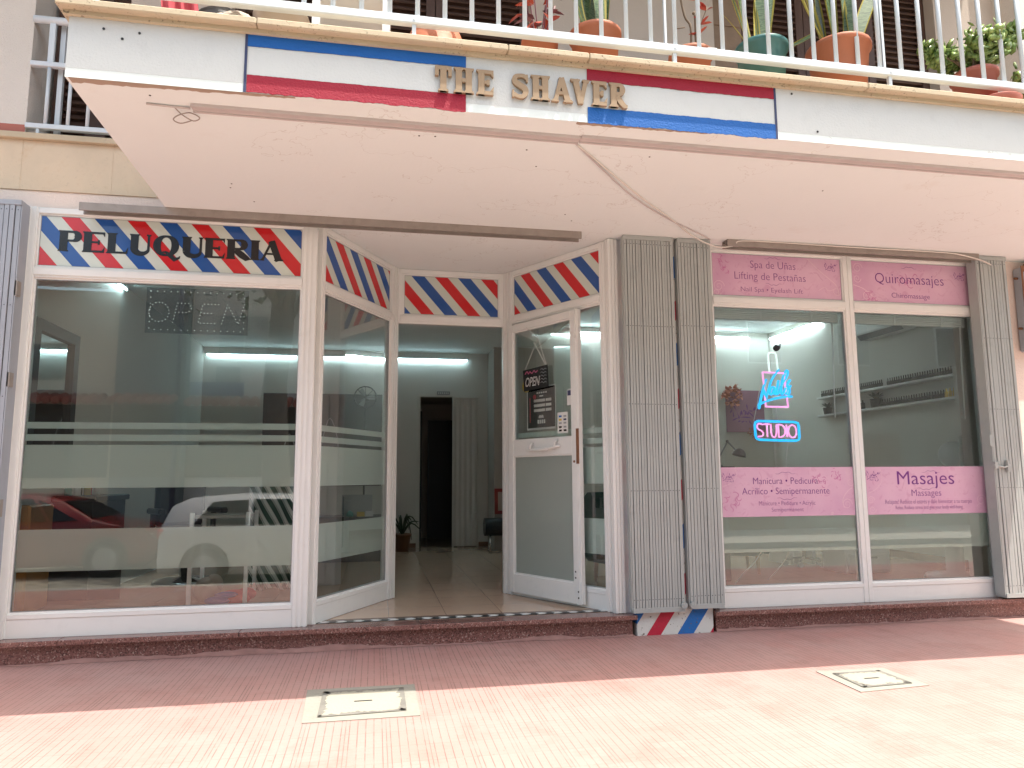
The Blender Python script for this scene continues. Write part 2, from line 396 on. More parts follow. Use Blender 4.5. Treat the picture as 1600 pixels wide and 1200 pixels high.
M['black'] = plain('matt_black', (.015, .015, .016), .45)
M['leather'] = plain('black_leather', (.016, .016, .018), .35, bs=.15, bsc=80)
M['chrome'] = plain('chrome', (.65, .66, .67), .15, metal=1, var=.05)
M['white_plastic'] = plain('white_plastic', (.78, .79, .78), .35, var=.04)
M['grey_plastic'] = plain('grey_plastic', (.30, .31, .32), .4)
M['orange_wood'] = plain('orange_varnished_wood', (.40, .19, .05), .3, var=.25, vs=6)
M['brown_wood'] = plain('brown_wood', (.20, .10, .055), .45, var=.3, vs=6)
M['louver'] = louver_wood('brown_louvre_wood', (.085, .042, .030))
M['woodpanel'] = louver_wood('tan_wood_panel', (.26, .17, .11))
M['rail'] = plain('white_rail_paint', (.58, .62, .66), .35, var=.06)
M['terracotta'] = plain('terracotta', (.46, .15, .075), .6, var=.15, vs=6, bs=.1, bsc=40)
M['terra_red'] = plain('red_terracotta', (.40, .12, .085), .6, var=.15, vs=6)
M['tealpot'] = plain('teal_plastic_pot', (.055, .17, .16), .35)
M['soil'] = plain('dark_soil', (.05, .035, .025), .95, var=.4, vs=40, bs=.6)
M['banded'] = banded_leaf(); M['leaf_edge'] = plain('yellow_leaf_margin', (.48, .40, .09), .45)
M['jade'] = leafmat('jade_leaf', (.15, .24, .06), (.30, .38, .12)); M['jade_stem'] = plain('jade_stem', (.17, .12, .08), .8)
M['red_leaf'] = leafmat('red_leaf', (.38, .04, .03), (.55, .10, .05)); M['plum_leaf'] = leafmat('plum_leaf', (.16, .05, .07), (.26, .10, .11))
M['green_leaf'] = leafmat('green_leaf', (.04, .09, .025), (.10, .17, .05))
M['dark_leaf'] = leafmat('dark_leaf', (.015, .03, .012), (.03, .06, .025))
M['cement'] = plain('pale_cement', (.29, .28, .245), .85, var=.12, vs=5, bs=.4, bsc=35, dirt=.25)
M['cement_dark'] = plain('dark_mortar', (.20, .19, .17), .9, var=.5, vs=9, bs=.4)
M['cable'] = plain('white_cable', (.66, .62, .57), .5)
M['led'] = emit('led_tube', (.66, .94, 1.0), 5.5)
M['led2'] = emit('studio_led_tube', (.78, .96, 1.0), 22.)
M['nblue'] = emit('neon_blue', (.0, .42, .95), .38); M['npink'] = emit('neon_pink', (1., .36, .72), .32); M['nwhite'] = emit('neon_white', (.85, 1., .93), .30)
M['acrylic'] = clear('acrylic_backing', (.90, .92, .93))
M['dotled'] = emit('led_dot', (.9, 1., .98), .17)
M['smoke'] = frosted('smoked_acrylic', (.03, .035, .04), .78, .6)
M['mirror'] = plain('mirror', (.75, .78, .77), .03, metal=1, var=0)
M['greenvelvet'] = plain('dark_green_velvet', (.012, .07, .05), .8, var=.25, vs=7)
M['coral'] = plain('coral_flower', (.62, .22, .14), .7, var=.3, vs=20)
M['yellow'] = plain('yellow_card', (.62, .42, .02), .5)
M['paper'] = plain('white_paper', (.68, .68, .66), .6)
M['redcloth'] = plain('red_cloth', (.55, .03, .05), .8); M['bluecloth'] = plain('blue_cloth', (.05, .08, .35), .8)
M['pinkcloth'] = plain('crimson_cloth', (.50, .07, .09), .8); M['palecloth'] = plain('pale_cloth', (.50, .42, .36), .8)
M['gcloth'] = cloth_stripe()
M['gold'] = plain('gold_bottle', (.75, .52, .12), .3, metal=.6)
M['polish'] = plain('dark_polish_bottle', (.03, .035, .03), .25)
M['teal'] = plain('teal_ceramic', (.03, .25, .22), .3)
M['asphalt'] = plain('pale_bounce_road', (.36, .335, .28), .9, var=.2, vs=30, bs=.4, bsc=120)  # road tone made pale and warm to bounce light into the shade
M['kerb'] = plain('kerb_stone', (.40, .38, .35), .85, bs=.3)
M['box_steel'] = plain('galvanised_box', (.36, .40, .45), .45, metal=.4, var=.2, vs=8)
for k, s0 in (('stripe_main', -2.115+2.60), ('stripe_left', -.03), ('stripe_back', .14), ('stripe_right', .0)): M[k] = stripes(k, s0)
def clothmat(): pass

# ------------------------------------------------------------------ setting: ground
g = MB(); g.add([(-40, -3.55, 0), (40, -3.55, 0), (40, 0.3, 0), (-40, .3, 0)], [(0, 1, 2, 3)])
struct(obj('pavement', g, M['pave']))
g = MB(); g.box(-40, 40, -3.70, -3.55, -.5, .002); struct(obj('kerb', g, M['kerb']))
g = MB(); g.add([(-200, -200, -.45), (200, -200, -.45), (200, -3.7, -.45), (-200, -3.7, -.45)], [(0, 1, 2, 3)])
struct(obj('road', g, M['asphalt']))
g = MB(); g.box(-40, 40, -14.0, -10.2, -.6, -.31); struct(obj('pavement', g, M['kerb']))

# ------------------------------------------------------------------ the building
B = thing('shop_building', 'shopfront building with white balcony band, cream soffit and striped barber transoms', 'building')
FZ = .167      # shop floor level
CZ = 3.26      # soffit level
# walls outside
g = MB()
g.box(-8, -2.60, .0, .25, 0, 3.39); g.box(-2.60, -1.3, .0, .25, CZ, 3.39)
g.box(5.74, 9, -.04, .25, 0, CZ)
objs('wall', g, M['pinkwall'], B, label='pink cream plaster wall round the shop windows')
g = MB()
jx = [-8, -7.1, -6.2, -5.3, -4.4, -3.5, -2.625, -2.0, -1.3]
for a, b in zip(jx, jx[1:]): g.box(a+.0022, b-.0022, -.012, .25, 3.392, 3.775)
g.box(-8, -1.3, -.01, .2, 3.395, 3.77)
obj('stone_cladding', g, M['stone'], B, label='beige limestone slabs above the left shop window')
g = MB(); g.box(-8, -1.3, -.05, .25, 3.777, 3.825); obj('stone_ledge', g, M['coping'], B, bevel=.006)
g = MB(); g.box(-8, -2.625, 0, .34, 3.827, 9); g.box(-8, -2.625, .34, .6, 3.83, 9)
objs('pillar', g, M['plaster'], B, label='pale roughcast pillar left of the upper window')
g = MB(); g.box(-8, -2.628, -.004, .02, 3.827, 3.90); obj('skirting_tile', g, M['terra_red'], B)
g = MB()
g.box(-1.95, -1.2, 0, .25, 3.66, 9); g.box(-1.2, 1.28, 0, .25, 6.1, 9); g.box(1.28, 3.0, 0, .25, 3.66, 9)
g.box(3.0, 5.36, 0, .25, 6.1, 9); g.box(5.36, 6.05, 0, .25, 3.66, 9); g.box(-2.62, -1.95, .0, .25, 6.1, 9)
objs('upper_wall', g, M['beige_wall'], B, label='beige upper wall behind the balcony')
g = MB(); g.box(6.05, 9, -.25, .25, CZ, 9); obj('stucco_pier', g, M['plaster'], B, label='bright rough stucco pier at the right end of the balcony')
g = MB(); g.box(-1.3, 6.05, 0, .25, CZ+.001, 3.66); g.box(-2.6, 6.85, .25, 6.2, 3.76, 3.9); objs('lintel', g, M['soffit'], B)
# unseen upper balcony slab, added and sized for the shade it casts, and room behind the shutters
g = MB(); g.box(-6, 5.85, -2.0, -.001, 6.5, 6.8); obj('unseen_shade_balcony', g, M['white_paint'], B)
# louvred shutters
def louvre(parent, x0, x1, z0, z1, y, name='louvre_shutter', label=None, pitch=.062, mat='louver'):
    g = MB(); t = .075
    g.box(x0, x0+t, y, y+.05, z0, z1); g.box(x1-t, x1, y, y+.05, z0, z1)
    g.box(x0+t, x1-t, y+.001, y+.049, z0, z0+.12); g.box(x0+t, x1-t, y+.001, y+.049, z1-.1, z1); zm = (z0+z1)/2
    g.box(x0+t, x1-t, y+.001, y+.049, zm-.05, zm+.05)
    z = z0+.13
    while z < z1-.12:
        if abs(z-zm) > .06:
            g.add([(x0+t, y+.004, z), (x1-t, y+.004, z), (x1-t, y+.040, z+.045), (x0+t, y+.040, z+.045), (x0+t, y+.012, z-.006), (x1-t, y+.012, z-.006), (x1-t, y+.048, z+.039), (x0+t, y+.048, z+.039)],
                  [(0, 1, 2, 3), (4, 7, 6, 5), (0, 4, 5, 1), (3, 2, 6, 7)])
        z += pitch
    g.box(x0+t, x1-t, y+.055, y+.06, z0, z1)
    return obj(name, g, M[mat], parent, label=label)
for a, b in ((-1.2, -.38), (-.38, .45), (.45, 1.28)): louvre(B, a+.004, b-.004, 3.66, 6.1, .12)
g = MB(); g.box(3.0, 3.33, .10, .16, 3.66, 6.1); g.box(3.02, 3.31, .09, .10, 5.45, 5.5); obj('wood_panel', g, M['woodpanel'], B)
for a, b in ((3.33, 4.0), (4.0, 4.68), (4.68, 5.36)): louvre(B, a+.004, b-.004, 3.66, 6.1, .12)
louvre(B, -2.60, -2.27, 3.83, 6.1, .33, label='brown louvred shutter in the upper left window'); louvre(B, -2.27, -1.94, 3.83, 6.1, .33)
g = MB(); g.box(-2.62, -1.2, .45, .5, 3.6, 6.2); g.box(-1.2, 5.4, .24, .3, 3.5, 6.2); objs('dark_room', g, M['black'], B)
# balcony slab with painted band
g = MB(); g.box(-1.565, 6.17, -1.97, -.0005, CZ+.05, 3.605); obj('balcony_band', g, M['white_paint'], B, label='white painted balcony band')
g = MB(); g.box(-1.565, 6.17, -1.969, -.0005, CZ, CZ+.05); obj('soffit', g, M['soffit'], B, label='cream painted underside of the balcony')
def ragged(x0, x1, z0, z1, amp_t=.0, amp_b=.0, step=.012):
    n = max(2, int((x1-x0)/step)); top = []; bot = []
    a = b = 0
    for i in range(n+1):
        a = a*.7+rnd.uniform(-1, 1)*amp_t*.5; b = b*.7+rnd.uniform(-1, 1)*amp_b*.5
        x = x0+(x1-x0)*i/n; top.append((x, z1+a)); bot.append((x, z0+b))
    return top, bot
def paint(name, x0, x1, z0, z1, mat, at=.003, ab=.003):
    top, bot = ragged(x0, x1, z0, z1, at, ab); g = MB(); y = -1.9735
    n = len(top)
    V = [(x, y, z) for x, z in bot]+[(x, y, z) for x, z in top]
    g.add(V, [(i, i+1, n+i+1, n+i) for i in range(n-1)])
    V2 = [(x, y+.003, z) for x, z in bot]+[(x, y+.003, z) for x, z in top]
    g.add(V2, [(i, n+i, n+i+1, i+1) for i in range(n-1)])
    return obj(name, g, M[mat], B)
paint('blue_stripe', -.700, .461, 3.520, 3.598, 'blue', .006, .002)
paint('red_stripe', -.697, .461, CZ-.001, 3.358, 'red', .002, .006)
paint('red_stripe', 1.162, 2.338, 3.513, 3.596, 'red', .006, .003)
paint('blue_stripe', 1.163, 2.344, CZ-.001, 3.352, 'blue', .003, .006)
g = MB(); g.box(-.712, -.699, -1.9745, -1.9705, CZ, 3.598); g.box(2.339, 2.352, -1.9745, -1.9705, CZ, 3.598); objs('dark_line', g, M['navy'], B)
# ragged brown edge where the band paint meets the soffit
g = MB()
for (a, b, wd) in ((-1.55, -.45, .05), (1.1, 1.9, .03)):
    n = int((b-a)/.02); V = []
    for i in range(n+1):
        x = a+(b-a)*i/n; V += [(x, -1.9685, CZ-.0015), (x, -1.9685+wd*(1-.6*i/n)+rnd.uniform(-.006, .006), CZ-.0015)]
    g.add(V, [(2*i, 2*i+1, 2*i+3, 2*i+2) for i in range(n)])
objs('brown_paint_edge', g, plain('brown_paint', (.36, .27, .21), .8), B)
# coping
cx = [-1.61, -.65, .69, 1.16, 2.94, 4.3, 5.3, 6.22]
g = MB()
for a, b in zip(cx, cx[1:]): g.bevbox(a+.0015, b-.0015, -2.042, -1.55, 3.607, 3.645, .006)
obj('coping', g, M['coping'], B, label='pitted limestone coping along the balcony edge')
g = MB(); g.box(-1.585, 6.19, -1.995, -1.972, 3.585, 3.606); obj('moulding', g, M['coping'], B)
g = MB(); g.box(-1.565, 6.05, -1.55, -.0005, 3.607, 3.640); obj('balcony_floor', g, M['beige_wall'], B)
# soffit fixing holes
for (x, y) in ((.224, -1.64), (.318, -1.649), (.89, -1.569), (1.0, -1.344), (1.678, -1.607), (1.41, -.535), (1.496, -.408), (-1.0, -.712), (-.9, -.4), (-1.02, -.64), (-1.2, -1.85), (3.1, -1.3)):
    g = MB(); g.disc((x, y, CZ-.001), .006, 'z', 8, .0008); obj('fixing_hole', g, M['black'], B)
for (x, z) in ((-1.40, 3.535), (-1.31, 3.49), (-1.23, 3.53), (1.2+.0, 3.40), (2.62, 3.33), (2.46, 3.56)):
    g = MB(); g.disc((x, -1.9725, z), .007, 'y', 8, .0015); obj('fixing_hole', g, M['black'], B)
# tracks on the soffit
def track(x0, x1, y, name, mat, wd=.07, h=.045, label=None):
    g = MB(); g.box(x0, x1, y-wd/2, y+wd/2, CZ-.012, CZ-.001); g.box(x0, x1, y-wd/2, y-wd/2+.014, CZ-h, CZ-.012); g.box(x0, x1, y+wd/2-.014, y+wd/2, CZ-h, CZ-.012)
    g.box(x0, x1, y-.006, y+.006, CZ-h*.7, CZ-.0125)
    o = obj(name, g, M[mat], B, label=label)
    if h > .03: obj('track_slot_shade', MB().box(x0+.004, x1-.004, y-wd/2+.0145, y+wd/2-.0145, CZ-.0165, CZ-.0125), M['shutter_dark'], o)  # near-black filler puts the shade of the hollow into colour
    return o
track(-2.15, 1.645, -.13, 'shutter_track', 'track', .10, .06, 'rusty shutter track above the left window')
track(2.93, 5.42, -.16, 'shutter_track', 'track', .10, .06, 'shutter track above the pink transoms')
track(-1.01, 1.17, -1.77, 'awning_track', 'track_paint', .075, .02); track(1.173, 6.1, -1.785, 'awning_track', 'track_paint', .075, .02)
g = MB(); g.tube([(-1.24, -1.77, CZ-.008), (-1.1, -1.765, CZ-.01), (-1.02, -1.765, CZ-.012)], .006, 6); obj('track_rod', g, M['track_paint'], B)
g = MB(); g.tube(crom([(-1.10, -1.765, CZ-.012), (-1.07, -1.72, CZ-.03), (-1.02, -1.69, CZ-.045), (-.98, -1.72, CZ-.04), (-1.02, -1.75, CZ-.03), (-1.08, -1.73, CZ-.035), (-1.12, -1.70, CZ-.05), (-1.09, -1.67, CZ-.055), (-1.03, -1.69, CZ-.045)], 5), .0035, 5); obj('loose_wire', g, M['track'], B)
# door step
g = MB(); g.box(-8, 2.03, -.085, .0, 0, .13); g.box(2.74, 9, -.085, .0, 0, .13); objs('step_riser', g, M['granite'], B)
g = MB(); sj = [-8, -4.3, -2.1, -.93, .36, 2.055]
for a_, b_ in zip(sj, sj[1:]): g.box(a_+.0012, b_-.0012, -.145, .03, .131, FZ)
for a_, b_ in ((2.715, 4.02), (4.02, 5.6), (5.6, 9)): g.box(a_+.0012, b_-.0012, -.145, .03, .131, FZ)
objs('granite_step', g, M['granite'], B, bevel=.004)
g = MB()
for a, b, k in ((-3, 2.03, 1), (2.74, 6.5, 2)):
    n = int((b-a)/.03); V = []; h = .03; d = .1
    for i in range(n+1):
        x = a+(b-a)*i/n; h = max(.008, min(.045, h+rnd.uniform(-.006, .006))); d = max(.090, min(.125, d+rnd.uniform(-.005, .005)))
        V += [(x, -.087, h), (x, -.0865-.35*(d-.085), h*.9), (x, -d, .0025)]
    g.add(V, [q for i in range(n) for q in ((3*i, 3*i+1, 3*i+4, 3*i+3), (3*i+1, 3*i+2, 3*i+5, 3*i+4))])
objs('mortar_edge', g, plain('pink_mortar', (.36, .20, .175), .9, var=.45, vs=9, bs=.5), B)
# pilaster with painted stripes
g = MB(); g.box(2.062, 2.708, -.105, .3, 0.001, CZ-.001); 
m, nt_, ns_, lk_, b_ = newmat('painted_pilaster'); X_, Y_, Z_ = sep(nt_, coord(nt_))
s_ = mathn(nt_, 'FRACT', mathn(nt_, 'DIVIDE', mathn(nt_, 'SUBTRACT', mathn(nt_, 'SUBTRACT', X_, mathn(nt_, 'MULTIPLY', Z_, .72)), 2.043-.18), .54))
c_ = ramp(nt_, s_, [(0, (.01, .13, .42)), (.245, (.60, .60, .57)), (.505, (.45, .012, .04)), (.73, (.60, .60, .57)), (.985, (.01, .13, .42))], 'CONSTANT')
sp_ = ramp(nt_, noise(nt_, coord(nt_), 45, 2), [(.66, 0.), (.70, 1.)])
lk_.new(mixc(nt_, sp_, c_, (.12, .09, .07)), b_.inputs['Base Color']); b_.inputs['Roughness'].default_value = .6; bump(nt_, b_, noise(nt_, coord(nt_), 60, 4), .3)
obj('pilaster', g, m, B, label='pilaster painted in red, white and blue diagonal stripes')

# ---- interior shell
g = MB()
g.box(-2.72, -2.60, .25, 6.2, 0, 3.8)                       # left
g.box(6.85, 7.0, .25, 6.2, 0, 3.8)                          # right
g.box(-2.60, .69, 5.85, 6.0, 0, 3.8); g.box(1.62, 6.85, 5.85, 6.0, 0, 3.8); g.box(.69, 1.62, 5.85, 6.0, 2.54, 3.8)
g.box(5.5, 6.85, .25, .30, 0, 3.8); g.box(2.06, 2.80, .30, .34, 0, 3.8)
g.box(2.452, 2.48, .26, 5.84, CZ, 3.76)
objs('interior_wall', g, M['inner'], B)
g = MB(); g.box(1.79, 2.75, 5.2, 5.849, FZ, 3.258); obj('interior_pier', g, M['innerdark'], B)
g = MB(); g.box(-2.6, 2.452, .0005, 5.85, CZ, CZ+.06); obj('ceiling', g, M['soffit'], B)
g = MB(); g.hprism([(-2.6, .03), (6.85, .03), (6.85, 7.8), (-2.6, 7.8)], .02, FZ-.002); obj('tiled_floor', g, M['tile'], B)
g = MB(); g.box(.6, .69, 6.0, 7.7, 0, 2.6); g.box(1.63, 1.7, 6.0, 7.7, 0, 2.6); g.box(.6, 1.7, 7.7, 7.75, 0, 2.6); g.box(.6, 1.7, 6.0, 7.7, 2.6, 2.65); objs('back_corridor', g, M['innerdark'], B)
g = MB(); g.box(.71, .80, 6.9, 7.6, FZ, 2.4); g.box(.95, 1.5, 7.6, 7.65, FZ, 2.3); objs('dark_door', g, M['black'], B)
g = MB()
n = 9
for i in range(n):
    x = 1.235+(1.615-1.235)*i/n; x2 = 1.235+(1.615-1.235)*(i+1)/n; y = 5.832 if i % 2 else 5.818; y2 = 5.818 if i % 2 else 5.832
    g.add([(x, y, FZ+.01), (x2, y2, FZ+.01), (x2, y2, 2.52), (x, y, 2.52)], [(0, 1, 2, 3)])
g.box(1.235, 1.62, 5.79, 5.845, 2.52, 2.55); g.box(1.215, 1.24, 5.79, 5.85, FZ, 2.55); obj('folding_door', g, M['inner'], B, label='white accordion door beside the dark doorway')
g = MB(); g.box(.655, .70, 5.80, 5.849, FZ, 2.55); obj('door_jamb', g, M['inner'], B)
g = MB(); g.box(-2.59, .65, 5.835, 5.849, FZ, FZ+.07); g.box(1.64, 1.79, 5.835, 5.849, FZ, FZ+.07); g.box(6.83, 6.849, .3, 5.84, FZ, FZ+.09); g.box(2.76, 6.82, 5.835, 5.849, FZ, FZ+.09); objs('skirting', g, M['brown_wood'], B)

# ---- shop windows
def pane_mb(x0, x1, z0, z1, y=0.0, t=.006):
    g = MB(); g.mi = 0; g.add([(x0, y, z0), (x1, y, z0), (x1, y, z1), (x0, y, z1)], [(0, 1, 2, 3)])
    g.mi = 1; g.add([(x0, y+t, z0), (x1, y+t, z0), (x1, y+t, z1), (x0, y+t, z1), (x0, y, z0), (x1, y, z0), (x1, y, z1), (x0, y, z1)], [(0, 3, 2, 1), (0, 1, 5, 4), (2, 3, 7, 6), (1, 2, 6, 5), (3, 0, 4, 7)]); return g
BANDS = ((1.618, 1.665), (1.530, 1.577), (1.191, 1.501), (.61, .902))
def shop_window(label, A, Bp, wl, wr, panel, bands=BANDS, lower=True, ribs=True, panel_label=None, pu=None):
    A = Vector((*A, 0)); D = Vector((*Bp, 0))-A; L = D.length; th = math.atan2(D.y, D.x)
    g = MB(); d0, d1 = -.035, .035; T = CZ-.004
    zb = FZ+.001 if lower else 2.72
    u0, u1 = wl, L-wr
    g.bevbox(0, wl, d0, d1, zb, T, .003); g.bevbox(L-wr, L, d0, d1, zb, T, .003)
    if ribs:      # raised ridges on the wider posts
        for a, b in ((0, wl), (L-wr, L)):
            k = int((b-a)/.035)
            for i in range(k):
                x = a+(b-a)*(i+.5)/k; g.box(x-.010, x+.010, d0-.006, d0, zb, T)
    g.bevbox(u0, u1, d0+.002, d1, 3.211, T, .003); g.bevbox(u0, u1, d0+.002, d1, 2.725 if lower else 2.72, 2.805, .003)
    g.box(u0, u1, d0-.008, d0+.002, 2.742, 2.79)
    pa, pb = pu if pu else (u0, u1)
    if pu: g.box(u0, pa, d0+.003, d1, 2.806, 3.210); g.box(pb, u1, d0+.003, d1, 2.806, 3.210)
    bd = .012                                                   # glazing beads
    for (a, b, z0, z1) in ((pa, pb, 2.805, 3.211),)+(((u0, u1, .33, 2.725),) if lower else ()):
        g.box(a, a+bd, d0+.018, d1, z0, z1); g.box(b-bd, b, d0+.018, d1, z0, z1); g.box(a+bd, b-bd, d0+.018, d1, z0, z0+bd); g.box(a+bd, b-bd, d0+.018, d1, z1-bd, z1)
    if lower:
        g.bevbox(u0, u1, d0+.002, d1, .295, .33, .003); g.box(u0, u1, d0+.008, d1-.005, FZ+.001, .295)
    win = obj('shop_window', g, M['frame'], B, loc=A, rotz=th, label=label)
    for (a, b, z0, z1) in ((pa, pb, 2.805, 3.211),)+(((u0, u1, .33, 2.725),) if lower else ()):
        g = MB(); e = bd+.004; y0_, y1_ = d0+.020, d1-.002; V = []
        for q in (bd, e): V += [(a+q, y0_, z0+q), (b-q, y0_, z0+q), (b-q, y0_, z1-q), (a+q, y0_, z1-q)]
        V += [(x_, y_+.008, z_) for x_, y_, z_ in V]
        g.add(V, [(i, (i+1) % 4, 4+(i+1) % 4, 4+i) for i in range(4)]+[(4+i, 4+(i+1) % 4, 12+(i+1) % 4, 12+i) for i in range(4)]); obj('gasket', g, M['grey_plastic'], win)
    obj('transom_panel', MB().box(pa+.002, pb-.002, -.012, -.004, 2.807, 3.209), M[panel], win, label=panel_label)
    if lower:
        obj('glass_pane', pane_mb(u0+.004, u1-.004, .334, 2.722, -.004), [M['glass'], M['clear']], win)
        if bands:
            g = MB()
            for z0, z1 in bands: g.add([(u0+bd+.003, .0055, z0), (u1-bd-.003, .0055, z0), (u1-bd-.003, .0055, z1), (u0+bd+.003, .0055, z1)], [(0, 1, 2, 3)])
            obj('frosted_film', g, M['frost'], win)
    return win
W1 = shop_window('large left window with PELUQUERIA lettering over red and blue stripes', (-2.60, 0), (-.47, 0), .126, .112, 'stripe_main', panel_label='striped panel with black PELUQUERIA lettering')
W2 = shop_window('slanted narrow window left of the doorway', (-.466, .03), (.165, 1.16), .055, .125, 'stripe_left')
W3 = shop_window('striped transom over the open doorway', (.165, 1.17), (1.255, 1.19), .055, .055, 'stripe_back', lower=False, pu=(.075, 1.02), ribs=False)
W4 = shop_window('slanted window behind the open door', (1.25, 1.185), (1.925, .035), .135, .06, 'stripe_right')
PB = ((.61, .904),)
W5 = shop_window('right shop window under the Spa de Unas transom', (2.80, 0), (4.183, 0), .06, .042, 'pink', bands=PB, ribs=False)
W6 = shop_window('right shop window under the Quiromasajes transom', (4.185, 0), (5.52, 0), .042, .045, 'pink', bands=PB, ribs=False)
g = MB()
for x in (1.905, 1.935, 1.965): g.bevbox(x, x+.028, -.06+(x-1.905)*.1, .03, FZ+.001, CZ-.004, .004)
g.box(1.90, 2.06, -.03, .12, FZ+.001, CZ-.005)
obj('door_post', g, M['frame'], B, label='ridged white post between the door and the grey shutters')
g = MB()
for p in ((.165, 1.165), (1.252, 1.188)): g.M = Matrix.Translation((*p, 0)); g.box(-.035, .035, -.03, .04, FZ+.001, CZ-.005)
objs('door_jamb', g, M['frame'], B)
# black PELUQUERIA lettering
def glyph(ch, wd, ws, wt, sl, sh):
    """strokes of a serif capital in a box wd x 1: list of outlines. ws stem, wt thin, sl serif overhang, sh serif height"""
    P = []
    def rect(x0, x1, z0, z1): P.append([(x0, z0), (x1, z0), (x1, z1), (x0, z1)])
    def ser(x0, x1, z, upw, l=True, r=True):
        s = 1 if upw else -1; a = x0-(sl if l else 0); b = x1+(sl if r else 0)
        P.append([(a, z), (b, z), (b, z+s*sh*.6), (x1, z+s*sh*1.5), (x0, z+s*sh*1.5), (a, z+s*sh*.6)][::s])
    def stem(x, w_=None, z0=0, z1=1, top=True, bot=True, l=True, r=True, lt=True, rt=True):
        w_ = w_ or ws; rect(x, x+w_, z0, z1)
        if bot: ser(x, x+w_, z0, True, l, r)
        if top: ser(x, x+w_, z1, False, lt, rt)
    def rib(pts, wdt): P.append(outline(pts, wdt))
    def arc(cx, cz, rx, rz, a0, a1, n=14): return [(cx+rx*math.cos(R(a0+(a1-a0)*i/n)), cz+rz*math.sin(R(a0+(a1-a0)*i/n))) for i in range(n+1)]
    if ch == 'I': stem((wd-ws)/2)
    elif ch == 'T':
        stem((wd-ws)/2, top=False); rect(0, wd, 1-wt, 1); rect(0, wt*.9, 1-wt*2.6, 1-wt); rect(wd-wt*.9, wd, 1-wt*2.6, 1-wt)
    elif ch == 'H': stem(sl); stem(wd-sl-ws); rect(sl+ws, wd-sl-ws, .5-wt*.5, .5+wt*.5)
    elif ch == 'E':
        stem(sl, top=True, rt=False, r=False); x = sl+ws
        for z in (0, 1-wt): rect(x, wd-.0, z, z+wt)
        rect(x, wd*.78, .5-wt*.45, .5+wt*.45); t = wt*.8
        P.append([(wd-t, wt), (wd, wt), (wd+.02, wt*1.2+.17), (wd-t*.5, wt+.10)]); P.append([(wd-t, 1-wt), (wd-t*.5, 1-wt-.08), (wd, 1-wt-.14), (wd, 1-wt)])
        P.append([(wd*.78-t, .5-.11), (wd*.78, .5-.11), (wd*.78, .5+.11), (wd*.78-t, .5+.11)])
    elif ch == 'L':
        stem(sl, r=False); rect(sl+ws, wd, 0, wt); P.append([(wd-wt*.8, wt), (wd, wt), (wd+.03, wt+.22), (wd-wt*.3, wt+.12)])
    elif ch in 'PR':
        zc, rz = .735, .265; stem(sl, rt=False); x = sl+ws
        bw = wd-x if ch == 'P' else (wd-x)*.86
        pts = [(x, 1-wt/2)]+arc(x+bw*.35, zc, bw*.65-ws*.45, rz-wt/2, 90, -90, 14)+[(x, 1-2*rz+wt/2)]
        wds = [wt]+[wt+(ws*.95-wt)*math.sin(PI*i/14)**1.5 for i in range(15)]+[wt]
        rib(pts, wds)
        if ch == 'R':
            rib([(x+.02, .46), (wd*.66, .22), (wd-ws*.35, .05), (wd+.03, .035)], [ws*.75, ws*.95, ws*.8, wt*.8])
    elif ch == 'U':
        rect(sl, sl+ws, .28, 1); ser(sl, sl+ws, 1, False); rect(wd-sl-wt*1.1, wd-sl, .28, 1); ser(wd-sl-wt*1.1, wd-sl, 1, False)
        a, b = sl+ws/2, wd-sl-wt*.55; c = (a+b)/2
        pts = arc(c, .28, (b-a)/2, .28-wt*.5, 180, 360, 16); rib(pts, [ws+(wt*1.1-ws)*(i/16)**.8 for i in range(17)])
    elif ch in 'OQ':
        rx, rz = wd/2-ws/2, .5-wt*.35
        for a0 in (90, 270):
            pts = arc(wd/2, .5, rx, rz, a0, a0+180, 18); rib(pts, [wt+(ws-wt)*math.sin(PI*i/18)**1.6 for i in range(19)])
        if ch == 'Q': rib([(wd*.32, .17), (wd*.5, .19), (wd*.66, .04), (wd*.85, -.17), (wd*1.02, -.08), (wd*1.05, .02)], [wt*.5, wt, ws*.6, ws*.6, wt, wt*.4])
    elif ch == 'A':
        rib([(sl+wt*.5, 0), (wd*.47, 1)], wt*1.1); rib([(wd*.46, 1), (wd-sl-ws*.5, 0)], ws*.92)
        rect(wd*.24, wd*.7, .30, .30+wt*.9); ser(sl, sl+wt, 0, True); ser(wd-sl-ws, wd-sl, 0, True)
    elif ch == 'V':
        rib([(sl+ws*.5, 1), (wd*.53, 0)], ws*.92); rib([(wd-sl-wt*.5, 1), (wd*.52, 0)], wt*1.15)
        ser(sl, sl+ws, 1, False); ser(wd-sl-wt, wd-sl, 1, False)
    elif ch == 'S':
        x = [(wd*.90, .80), (wd*.80, .90), (wd*.52, 1-wt*.5), (wd*.20, .86), (wd*.17, .68), (wd*.45, .54), (wd*.76, .42), (wd*.84, .25), (wd*.66, .08), (wd*.42, wt*.5), (wd*.16, .13), (wd*.10, .22)]
        wv = [wt, wt, wt, ws*.72, ws*.9, ws, ws, ws*.9, ws*.7, wt, wt, wt]
        q = crom([(a[0], a[1], b) for a, b in zip(x, wv)], 4); rib([(a[0], a[1]) for a in q], [a[2] for a in q])
        rect(wd*.86, wd*.98, .68, .98); rect(0.0, wd*.12, .02, .33)
    return P
g = MB(); z0, H = 2.934, .158
LET = [('P', 128.5, 262), ('E', 268, 396), ('L', 408, 532), ('U', 541, 668), ('Q', 680, 835), ('U', 850, 978), ('E', 985, 1108), ('R', 1118, 1260), ('I', 1266, 1320), ('A', 1326, 1470)]
def xl(p): return -2.336+(60+p/3.81-94)*.00447+2.60+(p/3.81)*(p/3.81)*2.3e-7
